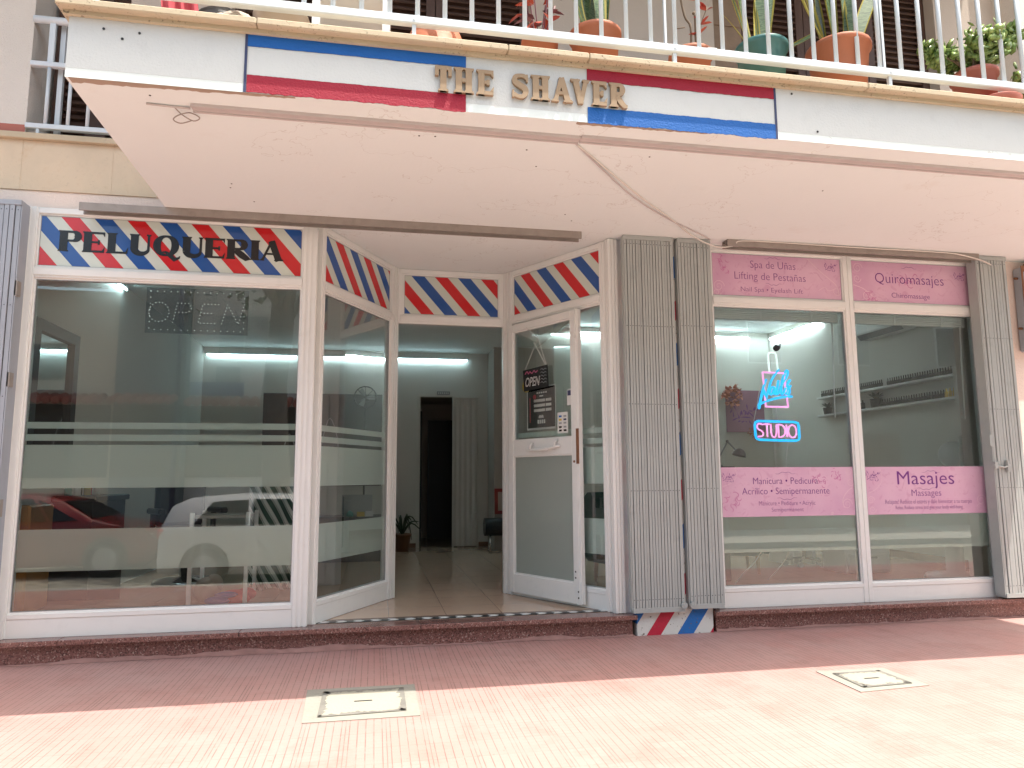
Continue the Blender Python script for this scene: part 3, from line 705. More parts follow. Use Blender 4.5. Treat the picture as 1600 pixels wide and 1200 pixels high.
for ch, a, b in LET:
    xa, xb = xl(a), xl(b); k = (xb-xa)/H
    for j, o in enumerate(glyph(ch, k, .35, .10, .05, .06)): g.prism([(xa+p[0]*H, z0+p[1]*H) for p in o], -.0150-.00015*j, -.0121)
obj('lettering', g, M['black_ink'], W1, label='black serif PELUQUERIA lettering')

# pink transoms and window stickers
def flourish(win, x, z, wd, up_, y):
    g = MB()
    s = 1 if up_ else -1; n = 16
    pts = [(x-wd/2+wd*i/n, z+s*(.016*math.sin(PI*i/n)**1.5+.004*math.cos(6*PI*i/n))) for i in range(n+1)]
    g.ribbon(pts, [.0012+.0022*math.sin(PI*i/n) for i in range(n+1)], y-.0004, y); obj('flourish', g, M['purple_soft'], win)
def spiral(g, x, z, r, y, turns=1.8, dirn=1, a0=0, wd=.005):
    n = 34; pts = []
    for i in range(n+1):
        t = i/n; a = a0+dirn*2*PI*turns*t; q = r*(1-.86*t); pts.append((x+q*math.cos(a), z+q*math.sin(a)))
    for i in range(n): g.ribbon([pts[i], pts[i+1]], wd*(1-.5*i/n), y-.0004-.00001*(i % 2), y)
def vine(g, pts, y, wd=.006):
    q = crom(pts, 5)
    for i in range(len(q)-1): g.ribbon([q[i], q[i+1]], wd, y-.0004-.00001*(i % 2), y)
def rose(g, x, z, r, y):
    for k in range(16):
        q = r*math.sqrt(rnd.random()); a = rnd.uniform(0, 6.28); cx_, cz_ = x+q*math.cos(a), z+q*math.sin(a)*.9; b0 = rnd.uniform(0, 6.28)
        pts = [(cx_+r*.28*math.cos(b0+t*.45), cz_+r*.28*math.sin(b0+t*.45)) for t in range(6)]
        g.ribbon(pts, [.001, .004, .006, .006, .004, .001], y-.0004-.00001*k, y)
def signature(g, x, z, k, y):
    S = [[(0, .48), (.03, .62), (.01, .72), (.06, .70), (.10, .30)], [(.06, .95), (.16, .70), (.26, .30), (.27, .22), (.34, .50), (.36, .60), (.37, .40)],
         [(.42, .55), (.46, .62), (.47, .40), (.50, .60), (.53, .42)], [(.53, .90), (.55, .70), (.55, .40), (.62, .62), (.66, .58), (.74, .60), (.84, .74), (.80, .78), (.76, .62), (.86, .62), (.92, .76), (1.0, .80)],
         [(.60, .52), (.72, .34), (.80, .12), (.72, -.06), (.62, .02), (.60, .15)], [(.06, .12), (.20, .22), (.42, .28), (.66, .25)], [(.24, .05), (.30, .10), (.36, .04), (.44, .10), (.52, .05)]]
    for j, s in enumerate(S):
        q = crom(s, 4)
        for i in range(len(q)-1): g.ribbon([(x+q[i][0]*k, z+q[i][1]*k*.62), (x+q[i+1][0]*k, z+q[i+1][1]*k*.62)], k*(.02+.016*math.sin(i*.9)), y-.0004-.00001*((i+j) % 3), y)
def txt(win, name, mat, items, y):
    for it in items:
        g = MB(); text_into(g, it[0], it[1], it[2], it[3], it[4], .0006, y, -.012 if len(it) < 6 else it[5], True)
        obj(name, g, M[mat], win)
# local u = x - 2.80 (W5) or x - 4.185 (W6)
yp = -.0126
txt(W5, 'lettering', 'purple_soft', [('Spa de U\u00f1as', .66, 3.078, .44, .072), ('Lifting de Pesta\u00f1as', .63, 2.972, .69, .072), ('Nail Spa \u2022 Eyelash Lift', .64, 2.862, .60, .045)], yp)
txt(W6, 'lettering', 'purple', [('Quiromasajes', .655, 3.00, .72, .100), ('Chiromassage', .655, 2.865, .40, .05)], yp)
for win, sx in ((W5, 0), (W6, 0)):
    g = MB()
    if win is W5: flourish(win, .66, 3.165, .16, True, yp); flourish(win, .66, 2.945, .16, False, yp); signature(g, 1.17, 3.085, .13, yp)
    else: flourish(win, .655, 3.145, .16, True, yp); signature(g, 1.13, 3.06, .13, yp)
    obj('logo_script', g, M['purple'], win)
    g = MB()
    if win is W5:
        spiral(g, .13, 2.90, .055, yp); spiral(g, .11, 2.84, .04, yp, 1.6, -1); vine(g, [(1.0, 3.19), (1.12, 3.08), (1.2, 3.02), (1.28, 2.95), (1.30, 2.86)], yp); spiral(g, 1.28, 2.90, .045, yp, 1.5, -1); vine(g, [(1.10, 2.90), (1.16, 2.93), (1.2, 2.90), (1.26, 2.92)], yp, .004)
    else:
        spiral(g, .12, 3.13, .05, yp); spiral(g, .11, 3.03, .04, yp, 1.6, -1); vine(g, [(.07, 2.97), (.16, 2.94), (.22, 2.90), (.30, 2.83)], yp); spiral(g, .2, 2.87, .05, yp, 1.6)
    obj('scroll_pattern', g, M['pink_pale'], win)
    g = MB()
    if win is W5: rose(g, .19, 3.10, .085, yp)
    else: rose(g, .25, 2.885, .07, yp); rose(g, .65, 3.02, .10, yp)
    obj('rose_pattern', g, M['pink_rose'], win)
def sticker(win, L_, x0, x1):
    g = MB(); g.box(x0, x1, .0035, .0050, .905, 1.322); return obj('pink_sticker', g, M['pink'], win)
# stickers sit on the outer face of the glass
def sticker(win, x0, x1, lab):
    g = MB(); g.box(x0, x1, -.0075, -.0045, .905, 1.322); return obj('pink_sticker', g, M['pink'], win, label=lab)
sticker(W5, .066, 1.336, 'pink window sticker reading Manicura and Pedicura'); sticker(W6, .048, 1.285, 'pink window sticker reading Masajes')
ys = -.0082
txt(W5, 'lettering', 'purple', [('Manicura \u2022 Pedicura', .675, 1.178, .61, .060), ('Acr\u00edlico \u2022 Semipermanente', .675, 1.092, .82, .060)], ys)
txt(W5, 'lettering', 'purple_soft', [('Manicure \u2022 Pedicure \u2022 Acrylic', .68, .998, .53, .040), ('Semipermanent', .68, .945, .30, .036)], ys)
txt(W6, 'lettering', 'purple', [('Masajes', .665, 1.165, .58, .125, -.004), ('Massages', .66, 1.062, .30, .062)], ys)
txt(W6, 'lettering', 'purple_soft', [('Rel\u00e1jate! Reduce el estr\u00e9s y dale bienestar a tu cuerpo', .68, .996, .88, .040), ('Relax. Reduce stress and give your body well-being', .68, .948, .68, .034)], ys)
g = MB(); flourish(W5, .675, 1.262, .19, True, ys); flourish(W5, .68, 1.062, .19, False, ys); signature(g, .085, 1.20, .13, ys); obj('logo_script', g, M['purple'], W5)
g = MB(); flourish(W6, .72, 1.268, .19, True, ys); flourish(W6, .66, 1.135, .19, False, ys); signature(g, .065, 1.20, .15, ys); obj('logo_script', g, M['purple'], W6)
g = MB(); spiral(g, 1.285, 1.275, .035, ys); spiral(g, 1.295, 1.19, .035, ys, 1.6, -1); vine(g, [(1.31, 1.14), (1.26, 1.11), (1.21, 1.04), (1.22, .97)], ys); spiral(g, 1.25, 1.0, .05, ys); spiral(g, 1.10, .92, .014, ys); vine(g, [(.09, 1.16), (.17, 1.19), (.22, 1.25), (.21, 1.31)], ys, .004); obj('scroll_pattern', g, M['pink_pale'], W5)
g = MB(); spiral(g, .10, 1.03, .035, ys); spiral(g, .11, .95, .035, ys, 1.6, -1); vine(g, [(.08, 1.09), (.16, 1.13), (.22, 1.2), (.21, 1.30)], ys, .004); spiral(g, 1.22, 1.02, .05, ys); spiral(g, 1.2, .95, .04, ys); obj('scroll_pattern', g, M['pink_pale'], W6)
g = MB(); rose(g, .17, 1.03, .085, ys); rose(g, 1.17, 1.26, .05, ys); rose(g, .99, 1.21, .07, ys); obj('rose_pattern', g, M['pink_rose'], W5)

# ---- open door
dA, dB = Vector((1.270, 1.075, 0)), Vector((1.722, .232, 0)); dth = math.atan2(dB.y-dA.y, dB.x-dA.x); DL = .965
g = MB(); zb, zt = .196, 2.705; a, b = -.022, .022
g.bevbox(0, .068, a, b, zb, zt, .003); g.bevbox(.868, DL, a, b, zb, zt, .003); g.box(.905, .94, a-.005, a, zb, zt)
for z0_, z1_ in ((zb, .365), (1.445, 1.590), (2.635, zt)): g.bevbox(.068, .868, a+.001, b, z0_, z1_, .003)
for z0_, z1_ in ((.365, 1.445), (1.59, 2.635)):
    g.box(.068, .079, a+.012, b, z0_, z1_); g.box(.857, .868, a+.012, b, z0_, z1_); g.box(.079, .857, a+.012, b, z0_, z0_+.011); g.box(.079, .857, a+.012, b, z1_-.011, z1_)
DOOR = obj('door', g, M['frame'], B, loc=dA, rotz=dth, label='open white door with a frosted lower panel')
obj('glass_pane', pane_mb(.072, .864, 1.592, 2.633, 0), [M['glass'], M['clear']], DOOR)
obj('frosted_pane', MB().box(.072, .864, .0, .006, .367, 1.443), M['frostdoor'], DOOR)
g = MB(); q = crom([(.30, -.03, 1.50), (.33, -.05, 1.495), (.45, -.055, 1.492), (.58, -.055, 1.50), (.70, -.05, 1.515), (.73, -.03, 1.52)], 4)
g.tube(q, .013, 8); g.tube([(.36, -.022, 1.555), (.36, -.06, 1.535), (.36, -.055, 1.50)], .012, 8); g.tube([(.69, -.022, 1.57), (.69, -.06, 1.55), (.69, -.055, 1.515)], .012, 8)
for i in range(8): g.tube([(.42+i*.022, -.055, 1.487), (.427+i*.022, -.055, 1.499)], .018, 8)
obj('handle', g, M['frame'], DOOR)
g = MB(); g.box(.93, .962, -.028, -.0225, 1.36, 1.66); obj('lock_plate', g, M['rust'], DOOR)
g = MB(); g.disc((.905, -.028, 1.38), .011, 'y', 10, .003); obj('keyhole', g, M['rust'], DOOR)
g = MB(); g.tube([(.935, -.03, 2.70), (.938, -.032, 2.50), (.93, -.034, 2.47), (.945, -.036, 2.45), (.925, -.036, 2.46)], .006, 6); g.box(.92, .95, -.03, -.0225, 2.62, 2.69); obj('latch', g, M['frame'], DOOR)
g = MB()
for z in (.41, .46, .30, .25): g.disc((.895 if z > .4 else .93, -.0285 if z < .4 else -.0235, z), .008, 'y', 8, .001)
objs('screw_hole', g, M['black'], DOOR)

# threshold strip with black and white chevrons
g = MB(); g.box(-.44, 1.92, .05, .12, FZ-.001, FZ+.003); obj('threshold_strip', g, M['black'], B)
g = MB(); x = -.40
while x < 1.86:
    g.hprism([(x, .055), (x+.055, .055), (x+.085, .085), (x+.055, .115), (x, .115), (x+.025, .085)], FZ+.003, FZ+.0045); x += .13
objs('threshold_chevron', g, M['paper'], B)
g = MB(); g.box(-.44, 1.92, .12, .19, FZ-.001, FZ+.0015); obj('threshold_slab', g, plain('dark_threshold_stone', (.20, .15, .12), .25), B)

# ---- folding shutters
def shutter(label, x0, x1, y0, y1, z0, z1, n, mat, lean=0):
    g = MB(); rows = (z0+.10, z0+.95, z0+1.65, z0+2.3, z1-.07)
    g.mi = 1; g.box(x0+.01, x1-.01, y0+.018, y1, z0+.03, z1-.03); g.mi = 0
    wd = (x1-x0)/n
    for i in range(n):
        a = x0+wd*i; jy = rnd.uniform(-.004, .004); e = .0022
        g.add([(a+e, y0+.006, z0+.03), (a+wd*.09, y0+jy, z0+.03), (a+wd*.91, y0+jy, z0+.03), (a+wd-e, y0+.006, z0+.03), (a+e, y0+.006, z1-.03), (a+wd*.09, y0+jy, z1-.03), (a+wd*.91, y0+jy, z1-.03), (a+wd-e, y0+.006, z1-.03)],
              [(0, 1, 5, 4), (1, 2, 6, 5), (2, 3, 7, 6)])
        g.mi = 1
        for z in rows: g.disc((a+wd*.5, y0+jy-.0006, z), .0038, 'y', 6, .0008)
        g.mi = 0
    g.box(x0, x1, y0-.004, y1, z0, z0+.035); g.box(x0-.004, x1+.004, y0-.008, y1, z1-.035, z1)
    s = obj('folding_shutter', g, [M[mat], M['shutter_dark']], B, label=label)
    g = MB(); g.box(x0-.008, x0, y0+.005, y1, z0+.02, z1-.02); g.box(x1, x1+.007, y0+.005, y1, z0+.02, z1-.02)
    objs('side_rail', g, M[mat], s)
    return s
S1 = shutter('wide grey folding shutter on the striped pilaster', 2.012, 2.442, -.165, -.107, .185, CZ-.004, 17, 'shutter')
S2 = shutter('narrow grey folding shutter beside the pink window', 2.490, 2.782, -.165, -.107, .20, CZ-.006, 10, 'shutter')
S3 = shutter('grey folding shutter at the right end, lower corner sunlit', 5.425, 5.735, -.17, -.06, .182, CZ-.006, 10, 'shutter')
S4 = shutter('blue grey folding shutter at the left edge', -3.0, -2.535, -.165, -.01, .18, CZ+.02-.03, 13, 'shutter_blue')
for s, xs in ((S1, (2.43,)), (S2, (2.505,))):
    for x in xs:
        g = MB(); g.disc((x, -.185, .235), .026, 'y', 14, .006); g.disc((x, -.193, .235), .009, 'y', 8, .003); g.tube([(x, -.175, .235), (x, -.16, .235)], .006, 6); obj('roller', g, M['shutter'], s)
g = MB(); g.box(5.40, 5.43, -.20, -.172, 1.30, 1.36); g.tube([(5.39, -.19, 1.33), (5.50, -.195, 1.31), (5.56, -.19, 1.33)], .008, 6); g.box(5.53, 5.55, -.2, -.17, 1.27, 1.37); g.box(5.38, 5.41, -.19, -.165, 1.50, 1.60); obj('bolt_latch', g, M['shutter'], S3)
g = MB(); g.disc((-2.555, -.02, 2.93), .022, 'y', 10, .02); g.disc((-2.56, -.02, 1.55), .02, 'y', 10, .02); objs('shutter_catch', g, M['track'], S4)
g = MB(); g.box(-2.535, -2.52, -.16, -.10, 2.55, 2.66); g.box(-2.535, -2.52, -.16, -.10, 1.9, 2.0); g.box(-2.535, -2.52, -.16, -.1, 1.0, 1.12); objs('hinge', g, M['track'], S4)

# ------------------------------------------------------------------ sign letters on the band
XL = [('T', .288, .380, 'letter T starting the sign'), ('H', .391, .503, 'first letter H, between T and E'), ('E', .517, .613, 'first letter E, before the gap'), ('S', .720, .812, 'letter S after the gap'), ('H', .827, .938, 'second letter H, between S and A'),
      ('A', .946, 1.072, 'letter A'), ('V', 1.058, 1.172, 'letter V'), ('E', 1.183, 1.273, 'second letter E, between V and R'), ('R', 1.287, 1.392, 'letter R ending the sign')]
for ch, xa, xb, lb in XL:
    H = .146; g = MB(); k = (xb-xa)/H
    for j, o in enumerate(glyph(ch, k, .24, .15, .075, .075)): g.prism([(p[0]*H, p[1]*H) for p in o], -.019-.0003*j, .0)
    o = obj('sign_letter', g, M['wood_letter'], loc=(xa, -1.9745, 3.358)); tag(o, 'tan wooden '+lb, 'sign letter', 'wooden letters of the shop sign')

# ------------------------------------------------------------------ balcony railing
RAIL = thing('balcony_railing', 'long white metal balcony railing with thin upright bars above the sign', 'railing', (2.3, -1.95, 3.645))
def rel(x, y, z): return (x-2.3, y+1.95, z-3.645)
g = MB(); g.bevbox(-3.86, 3.82, -.024, .024, .108, .158, .006); obj('bottom_rail', g, M['rail'], RAIL)
g = MB(); g.bevbox(-3.86, 3.82, -.03, .03, 1.06, 1.10, .01); obj('top_rail', g, M['rail'], RAIL)
bar = MB(); bar.tube([(0, 0, .158), (0, 0, 1.06)], .0135, 8); bar_me = bar.mesh('bar'); bar_me.materials.append(M['rail'])
x = -.579-.153*6
while x < 6.05:
    o = bpy.data.objects.new('bar', bar_me); o.location = (x-2.3, 0, 0); link(o, RAIL); x += .1534
post = MB(); post.box(-.011, .011, -.011, .011, 0, .108); post.disc((0, -.0255, .133), .009, 'y', 8, .002); post_me = post.mesh('post'); post_me.materials.append(M['rail'])
for x in (-1.45, .172, 1.715, 3.165, 4.7, 6.0):
    o = bpy.data.objects.new('post', post_me); o.location = (x-2.3, 0, 0); link(o, RAIL)
g = MB(); g.box(1.655-2.3, 1.668-2.3, -.01, .01, .158, 1.06); g.box(3.125-2.3, 3.14-2.3, -.01, .01, .158, 1.06); objs('flat_bar', g, M['rail'], RAIL)
# returns of the railing at the left end
g = MB(); g.bevbox(-3.86, -3.82, .024, 1.9, .108, .158, .006); obj('return_rail', g, M['rail'], RAIL)
# small railing of the upper left window
RL = thing('window_railing', 'short white railing in front of the brown upper left window', 'railing', (-2.25, -.0, 3.83))
g = MB(); g.bevbox(-.375, .35, -.02, .02, .045, .085, .004); g.box(-.30, -.28, -.01, .01, -.005, .045); obj('bottom_rail', g, M['rail'], RL)
g = MB(); g.bevbox(-.375, .35, -.02, .02, .545, .585, .004); obj('middle_rail', g, M['rail'], RL)
g = MB(); g.tube([(-.375, .0, .93), (.35, 0, .93)], .03, 10); obj('top_rail', g, M['rail'], RL)
bar = MB(); bar.tube([(0, 0, .085), (0, 0, .545)], .0135, 8); b2 = bar.mesh('bar'); b2.materials.append(M['rail'])
for x in (-.245, -.09, .045, .18, .30):
    o = bpy.data.objects.new('bar', b2); o.location = (x, 0, 0); link(o, RL)
g = MB(); g.box(-.26, -.22, -.012, .012, .585, .905); g.box(-.205, -.17, .05, .085, .0, .95); objs('upright', g, M['rail'], RL)

# ------------------------------------------------------------------ balcony plants and clutter
def pot_mb(r0, r1, h, lip=.012, lh=.035):
    g = MB(); g.lathe([(0.001, 0), (r0, 0), (r0+(r1-r0)*.9, h-lh), (r1+lip, h-lh), (r1+lip, h-.004), (r1+lip-.004, h), (r1-.006, h), (r1-.012, h-.03), (.001, h-.03)], 28); return g
def blade(g, base, tip, wd, bend=(0, 0), edge=.09):
    wd *= 1.55
    n = 9; b = Vector(base); t = Vector(tip); mid = (b+t)/2+Vector((bend[0], bend[1], 0)); V = []
    ax = (t-b); side = Vector((ax.y, -ax.x, 0)); side = Vector((rnd.uniform(-1, 1), rnd.uniform(-1, 1), 0)) if side.length < .02 else side
    side.normalize(); side = (side*.55+Vector((.83, .05, 0))).normalized(); nrm = Vector((-side.y, side.x, 0))
    for i in range(n+1):
        s = i/n; p = b*(1-s)**2+mid*2*s*(1-s)+t*s*s; p = p+(mid-(b+t)/2)*0
        w_ = wd*(.62+.5*math.sin(PI*min(s*1.05, 1)*.62))*(1-s**5) if s < 1 else 0.001
        w_ = max(w_*.5, .0006)
        V += [tuple(p-side*w_), tuple(p-side*w_*(1-edge*2)+nrm*.18*w_), tuple(p+side*w_*(1-edge*2)+nrm*.18*w_), tuple(p+side*w_)]
    for i in range(n):
        for c, mi in ((0, 1), (1, 0), (2, 1)):
            g.mi = mi; g.add([V[4*i+c], V[4*i+c+1], V[4*i+5+c], V[4*i+4+c]], [(0, 1, 2, 3)])
    g.mi = 0
def snake_plant(label, x, y, z, r0, r1, h, potmat, blades, group):
    t = thing('potted_plant', label, 'potted plant', (x, y, z), 0, group)
    p = obj('pot', pot_mb(r0, r1, h), M[potmat], t)
    g = MB(); g.disc((0, 0, h-.028), r1-.012, 'z', 20, .003); obj('soil', g, M['soil'], p)
    for bl in blades:
        g = MB(); blade(g, *bl); obj('leaf', g, [M['banded'], M['leaf_edge']], t)
    return t
GP = 'pots along the balcony edge'
z0 = 3.648; yb = -1.76
snake_plant('orange clay pot with upright sword leaves, left of the bare railing gap', 1.285, yb, z0, .125, .150, .30, 'terracotta',
    [((-.03, 0, .28), (-.20, .02, .95), .06, (-.04, 0)), ((.0, .02, .28), (-.04, .05, 1.05), .075), ((.04, -.02, .28), (.02, 0, .98), .07), ((.06, .03, .28), (.10, .03, 1.0), .05), ((-.05, -.05, .28), (-.12, -.08, .62), .045, (-.05, 0)), ((-.06, .05, .28), (-.02, .05, .8), .04)], GP)
snake_plant('teal pot with sword leaves and a drooping yellow edged blade', 2.40, yb, z0, .13, .155, .335, 'tealpot',
    [((0, 0, .30), (.10, .02, 1.10), .085), ((.05, .02, .30), (.05, .05, 1.05), .075), ((-.05, 0, .30), (-.12, .0, .90), .06, (-.06, 0)), ((-.02, .05, .30), (-.20, .03, .80), .05), ((.09, -.03, .30), (.34, -.08, .44), .05, (.04, 0)), ((-.09, -.02, .30), (-.30, -.05, .52), .03, (.04, 0)), ((-.04, -.06, .30), (-.07, -.09, .55), .05)], GP)
snake_plant('large terracotta pot crowded with tall sword leaves', 2.955, yb, z0, .150, .190, .39, 'terracotta',
    [((-.08, 0, .36), (-.26, 0, 1.00), .09), ((-.02, -.03, .36), (-.10, -.02, 1.15), .09), ((.03, .03, .36), (.02, .03, 1.18), .085), ((.10, 0, .36), (.10, 0, 1.20), .095), ((-.10, -.05, .36), (-.36, -.12, .80), .065, (-.06, 0)), ((.02, -.08, .36), (.06, -.08, .80), .05), ((.12, .02, .36), (.42, .05, 1.05), .06, (-.04, 0)), ((-.04, .06, .36), (-.08, .08, .9), .06), ((.06, -.06, .36), (.0, -.1, .7), .04)], GP)
# small pot with red leaves
def leaf_quad(g, p, d, L, w_, up_=(0, 0, 1)):
    p = Vector(p); d = Vector(d).normalized(); s = d.cross(Vector(up_)); s = s.normalized() if s.length > .01 else Vector((1, 0, 0)); u_ = s.cross(d)
    V = [p, p+d*L*.35-s*w_*.5+u_*L*.05, p+d*L*.75-s*w_*.38, p+d*L-u_*L*.08, p+d*L*.75+s*w_*.38, p+d*L*.35+s*w_*.5+u_*L*.05]
    g.add([tuple(v) for v in V], [(0, 1, 2, 3, 4, 5)])
t = thing('potted_plant', 'small terracotta pot with glossy red and plum leaves', 'potted plant', (.935, yb, z0), 0, GP)
p = obj('pot', pot_mb(.085, .10, .215), M['terracotta'], t)
g = MB()
for k in range(6):
    a = k*1.05; g.tube(crom([(0, 0, .19), (.05*math.cos(a), .04*math.sin(a), .32), (.10*math.cos(a), .05*math.sin(a), .46+.03*k)], 3), .004, 5)
obj('stem', g, M['plum_leaf'], t)
g = MB(); h = MB()
for k in range(30):
    a = rnd.uniform(0, 6.28); z = rnd.uniform(.28, .62); rr = rnd.uniform(.03, .11)
    leaf_quad(h if k % 3 == 0 else g, (rr*math.cos(a), rr*.6*math.sin(a), z), (math.cos(a), math.sin(a)*.7, rnd.uniform(-.9, .5)), rnd.uniform(.07, .12), .045)
obj('red_foliage', g, M['red_leaf'], t); obj('plum_foliage', h, M['plum_leaf'], t)
# bowl
t = obj('clay_bowl', MB().lathe([(.215, 0), (.222, .03), (.20, .035), (.185, .12), (.15, .205), (.08, .255), (.001, .262)], 32), M['terracotta'], loc=(.31, yb+.05, z0)); tag(t, 'wide orange clay bowl turned upside down on the balcony edge', 'bowl', GP)
# thin stemmed plant in labelled pot
t = thing('potted_plant', 'small clay pot with a paper tag and thin red flowered stems', 'potted plant', (1.91, yb, z0), 0, GP)
p = obj('pot', pot_mb(.11, .125, .235), M['terracotta'], t); g = MB(); g.box(.055, .115, -.13, -.122, .17, .215); obj('paper_tag', g, M['paper'], p)
g = MB(); g.tube(crom([(0, 0, .2), (.01, 0, .42), (-.03, 0, .50), (-.06, .0, .7), (-.05, 0, .9)], 4), .007, 6); g.tube(crom([(.04, 0, .2), (.045, 0, .5), (.03, 0, .52)], 4), .010, 6); g.tube(crom([(.05, 0, .3), (.08, 0, .45), (.13, 0, .58)], 3), .004, 5); g.tube([(-.03, 0, .42), (-.1, 0, .40)], .004, 5); obj('stem', g, M['jade_stem'], t)
g = MB()
for pz in ((-.05, 0, .72), (-.06, 0, .85), (.08, 0, .45), (.12, 0, .55), (.06, 0, .38), (-.02, 0, .62)):
    for k in range(3): leaf_quad(g, pz, (rnd.uniform(-1, 1), rnd.uniform(-.5, .2), rnd.uniform(-.4, 1)), .07, .03)
obj('red_foliage', g, M['red_leaf'], t)
# jade plants
def jade(label, x, y, r0, r1, h, spread, hh, n, saucer, potmat='terra_red'):
    t = thing('potted_plant', label, 'potted plant', (x, y, z0), 0, GP)
    zs = .0
    if saucer:
        g = MB(); g.lathe([(.001, 0), (r1*1.25, 0), (r1*1.5, .035), (r1*1.46, .04), (r1*1.2, .012), (.001, .012)], 24); obj('saucer', g, M[potmat], t); zs = .014
    g = pot_mb(r0, r1, h); o = obj('pot', g, M[potmat], t, loc=(0, 0, zs))
    g = MB(); g.disc((0, 0, h-.028), r1-.012, 'z', 18, .003); obj('soil', g, M['soil'], o)
    g = MB(); tips = []
    for k in range(9):
        a = k*2.4+rnd.uniform(-.3, .3); q = spread*rnd.uniform(.35, 1.0); zt_ = hh*rnd.uniform(.35, 1.0)*(1.15-.5*q/spread)
        e = (q*math.cos(a)*1.15, q*math.sin(a)*.75, h+zt_); m_ = (e[0]*.4, e[1]*.4, h+zt_*.55)
        g.tube(crom([(e[0]*.08, e[1]*.08, h-.03), m_, e], 3), [.016, .015, .014, .012, .010, .008, .006], 6)
        tips += [Vector(e), (Vector(e)+Vector(m_))/2, Vector(e)+Vector((rnd.uniform(-.06, .06), rnd.uniform(-.05, .05), rnd.uniform(-.03, .06)))]
        for j in range(2):
            e2 = Vector(e)*.7+Vector((rnd.uniform(-.09, .09), rnd.uniform(-.08, .08), h*.3+rnd.uniform(-.05, .08))); tips.append(e2); g.tube([m_, tuple(e2)], .006, 5)
    obj('stem', g, M['jade_stem'], t, loc=(0, 0, zs))
    g = MB()
    for k in range(n):
        c = rnd.choice(tips)+Vector((rnd.gauss(0, .032), rnd.gauss(0, .03), rnd.gauss(0, .026)))
        d = Vector((rnd.uniform(-1, 1), rnd.uniform(-1, 1), rnd.uniform(-.2, 1))).normalized(); r_ = rnd.uniform(.019, .034)
        u_ = d.cross(Vector((rnd.uniform(-1, 1), rnd.uniform(-1, 1), rnd.uniform(-1, 1)))).normalized(); v_ = d.cross(u_)
        P_ = [c+u_*r_*1.35, c+u_*r_*.6+v_*r_*.8, c-u_*r_*.5+v_*r_*.7, c-u_*r_*1.2, c-u_*r_*.5-v_*r_*.7, c+u_*r_*.6-v_*r_*.8, c+d*r_*.28, c-d*r_*.22]
        g.add([tuple(q) for q in P_], [(6, i, (i+1) % 6) for i in range(6)]+[(7, (i+1) % 6, i) for i in range(6)], True)
    obj('foliage', g, M['jade'], t, loc=(0, 0, zs)); return t
jade('bushy jade plant in a red clay pot on a saucer', 3.985, yb, .12, .135, .30, .33, .40, 820, True)
jade('leafy jade plant at the right edge of the balcony', 4.60, yb+.03, .12, .14, .22, .22, .26, 420, False)
g = MB(); g.lathe([(.001, 0), (.13, 0), (.17, .05), (.165, .055), (.125, .012), (.001, .012)], 26); g.M = Matrix.Translation((0, 0, .05)) @ Matrix.Rotation(R(40), 4, 'X')
o = obj('plant_saucer', MB().lathe([(.001, 0), (.12, 0), (.155, .05), (.15, .055), (.115, .012), (.001, .012)], 26), M['terra_red'], loc=(4.02, -1.87, z0+.002)); tag(o, 'empty red clay saucer in front of the bushy jade plant', 'saucer', GP)
# laundry and odds and ends at the left
def drape(x0, x1, z0_, z1_, y, amp, n=22, m=8, f=3.):
    V = []; F = []
    for j in range(m+1):
        for i in range(n+1):
            s = i/n; tt = j/m; V.append((x0+(x1-x0)*s+.01*math.sin(9*tt), y+amp*math.sin(f*2*PI*s+tt*1.2), z0_+(z1_-z0_)*tt+.012*math.sin(5*s*PI)*(1-tt)))
    for j in range(m):
        for i in range(n): F.append((j*(n+1)+i, j*(n+1)+i+1, (j+1)*(n+1)+i+1, (j+1)*(n+1)+i))
    o = len(V); V += [(a, b+.006, c) for a, b, c in V[:o]]; F += [tuple(o+k for k in reversed(f_)) for f_ in F[:]]
    return MB().add(V, F, True)
o = obj('red_towel', drape(-.095, .095, 0, .40, 0, .018), M['pinkcloth'], loc=(-1.09, -1.80, z0+.005)); tag(o, 'crimson towel hanging behind the left end of the balcony railing', 'towel')
g = MB(); g.ball((0, 0, .12), (.16, .10, .13)); g.ball((.14, .02, .09), (.10, .08, .10)); o = obj('dark_bag', g, M['black'], loc=(-.90, -1.70, z0)); tag(o, 'dark cloth bag beside the crimson towel on the balcony', 'bag')
g = MB(); g.ball((0, 0, .06), (.10, .06, .07)); g.ball((.09, .01, .05), (.06, .05, .055)); g.ball((-.08, .0, .05), (.05, .05, .06)); o = obj('cloth_bundle', g, M['palecloth'], loc=(-.78, -1.86, z0)); tag(o, 'pale rumpled cloth lying between the dark bag and white basin', 'cloth')
g = MB(); g.lathe([(.001, 0), (.12, 0), (.145, .16), (.155, .165), (.15, .175), (.135, .165), (.11, .02), (.001, .02)], 24); o = obj('white_basin', g, M['palecloth'], loc=(-.56, -1.78, z0)); tag(o, 'pale plastic basin on the balcony edge above the blue stripe', 'basin')
t = thing('plastic_chair', 'white plastic chair partly seen through the balcony railing', 'chair', (-.18, -1.5, z0))
for sx in (-.2, .2):
    for sy_ in (-.2, .2):
        g = MB(); g.box(sx-.022, sx+.022, sy_-.022, sy_+.022, 0, .42); obj('leg', g, M['white_plastic'], t)
g = MB(); g.bevbox(-.23, .23, -.23, .23, .42, .45, .01); obj('seat', g, M['white_plastic'], t); g = MB(); g.bevbox(-.22, .22, .2, .23, .5, .85, .01); g.box(-.22, -.18, .2, .23, .45, .5); g.box(.18, .22, .2, .23, .45, .5); obj('backrest', g, M['white_plastic'], t)

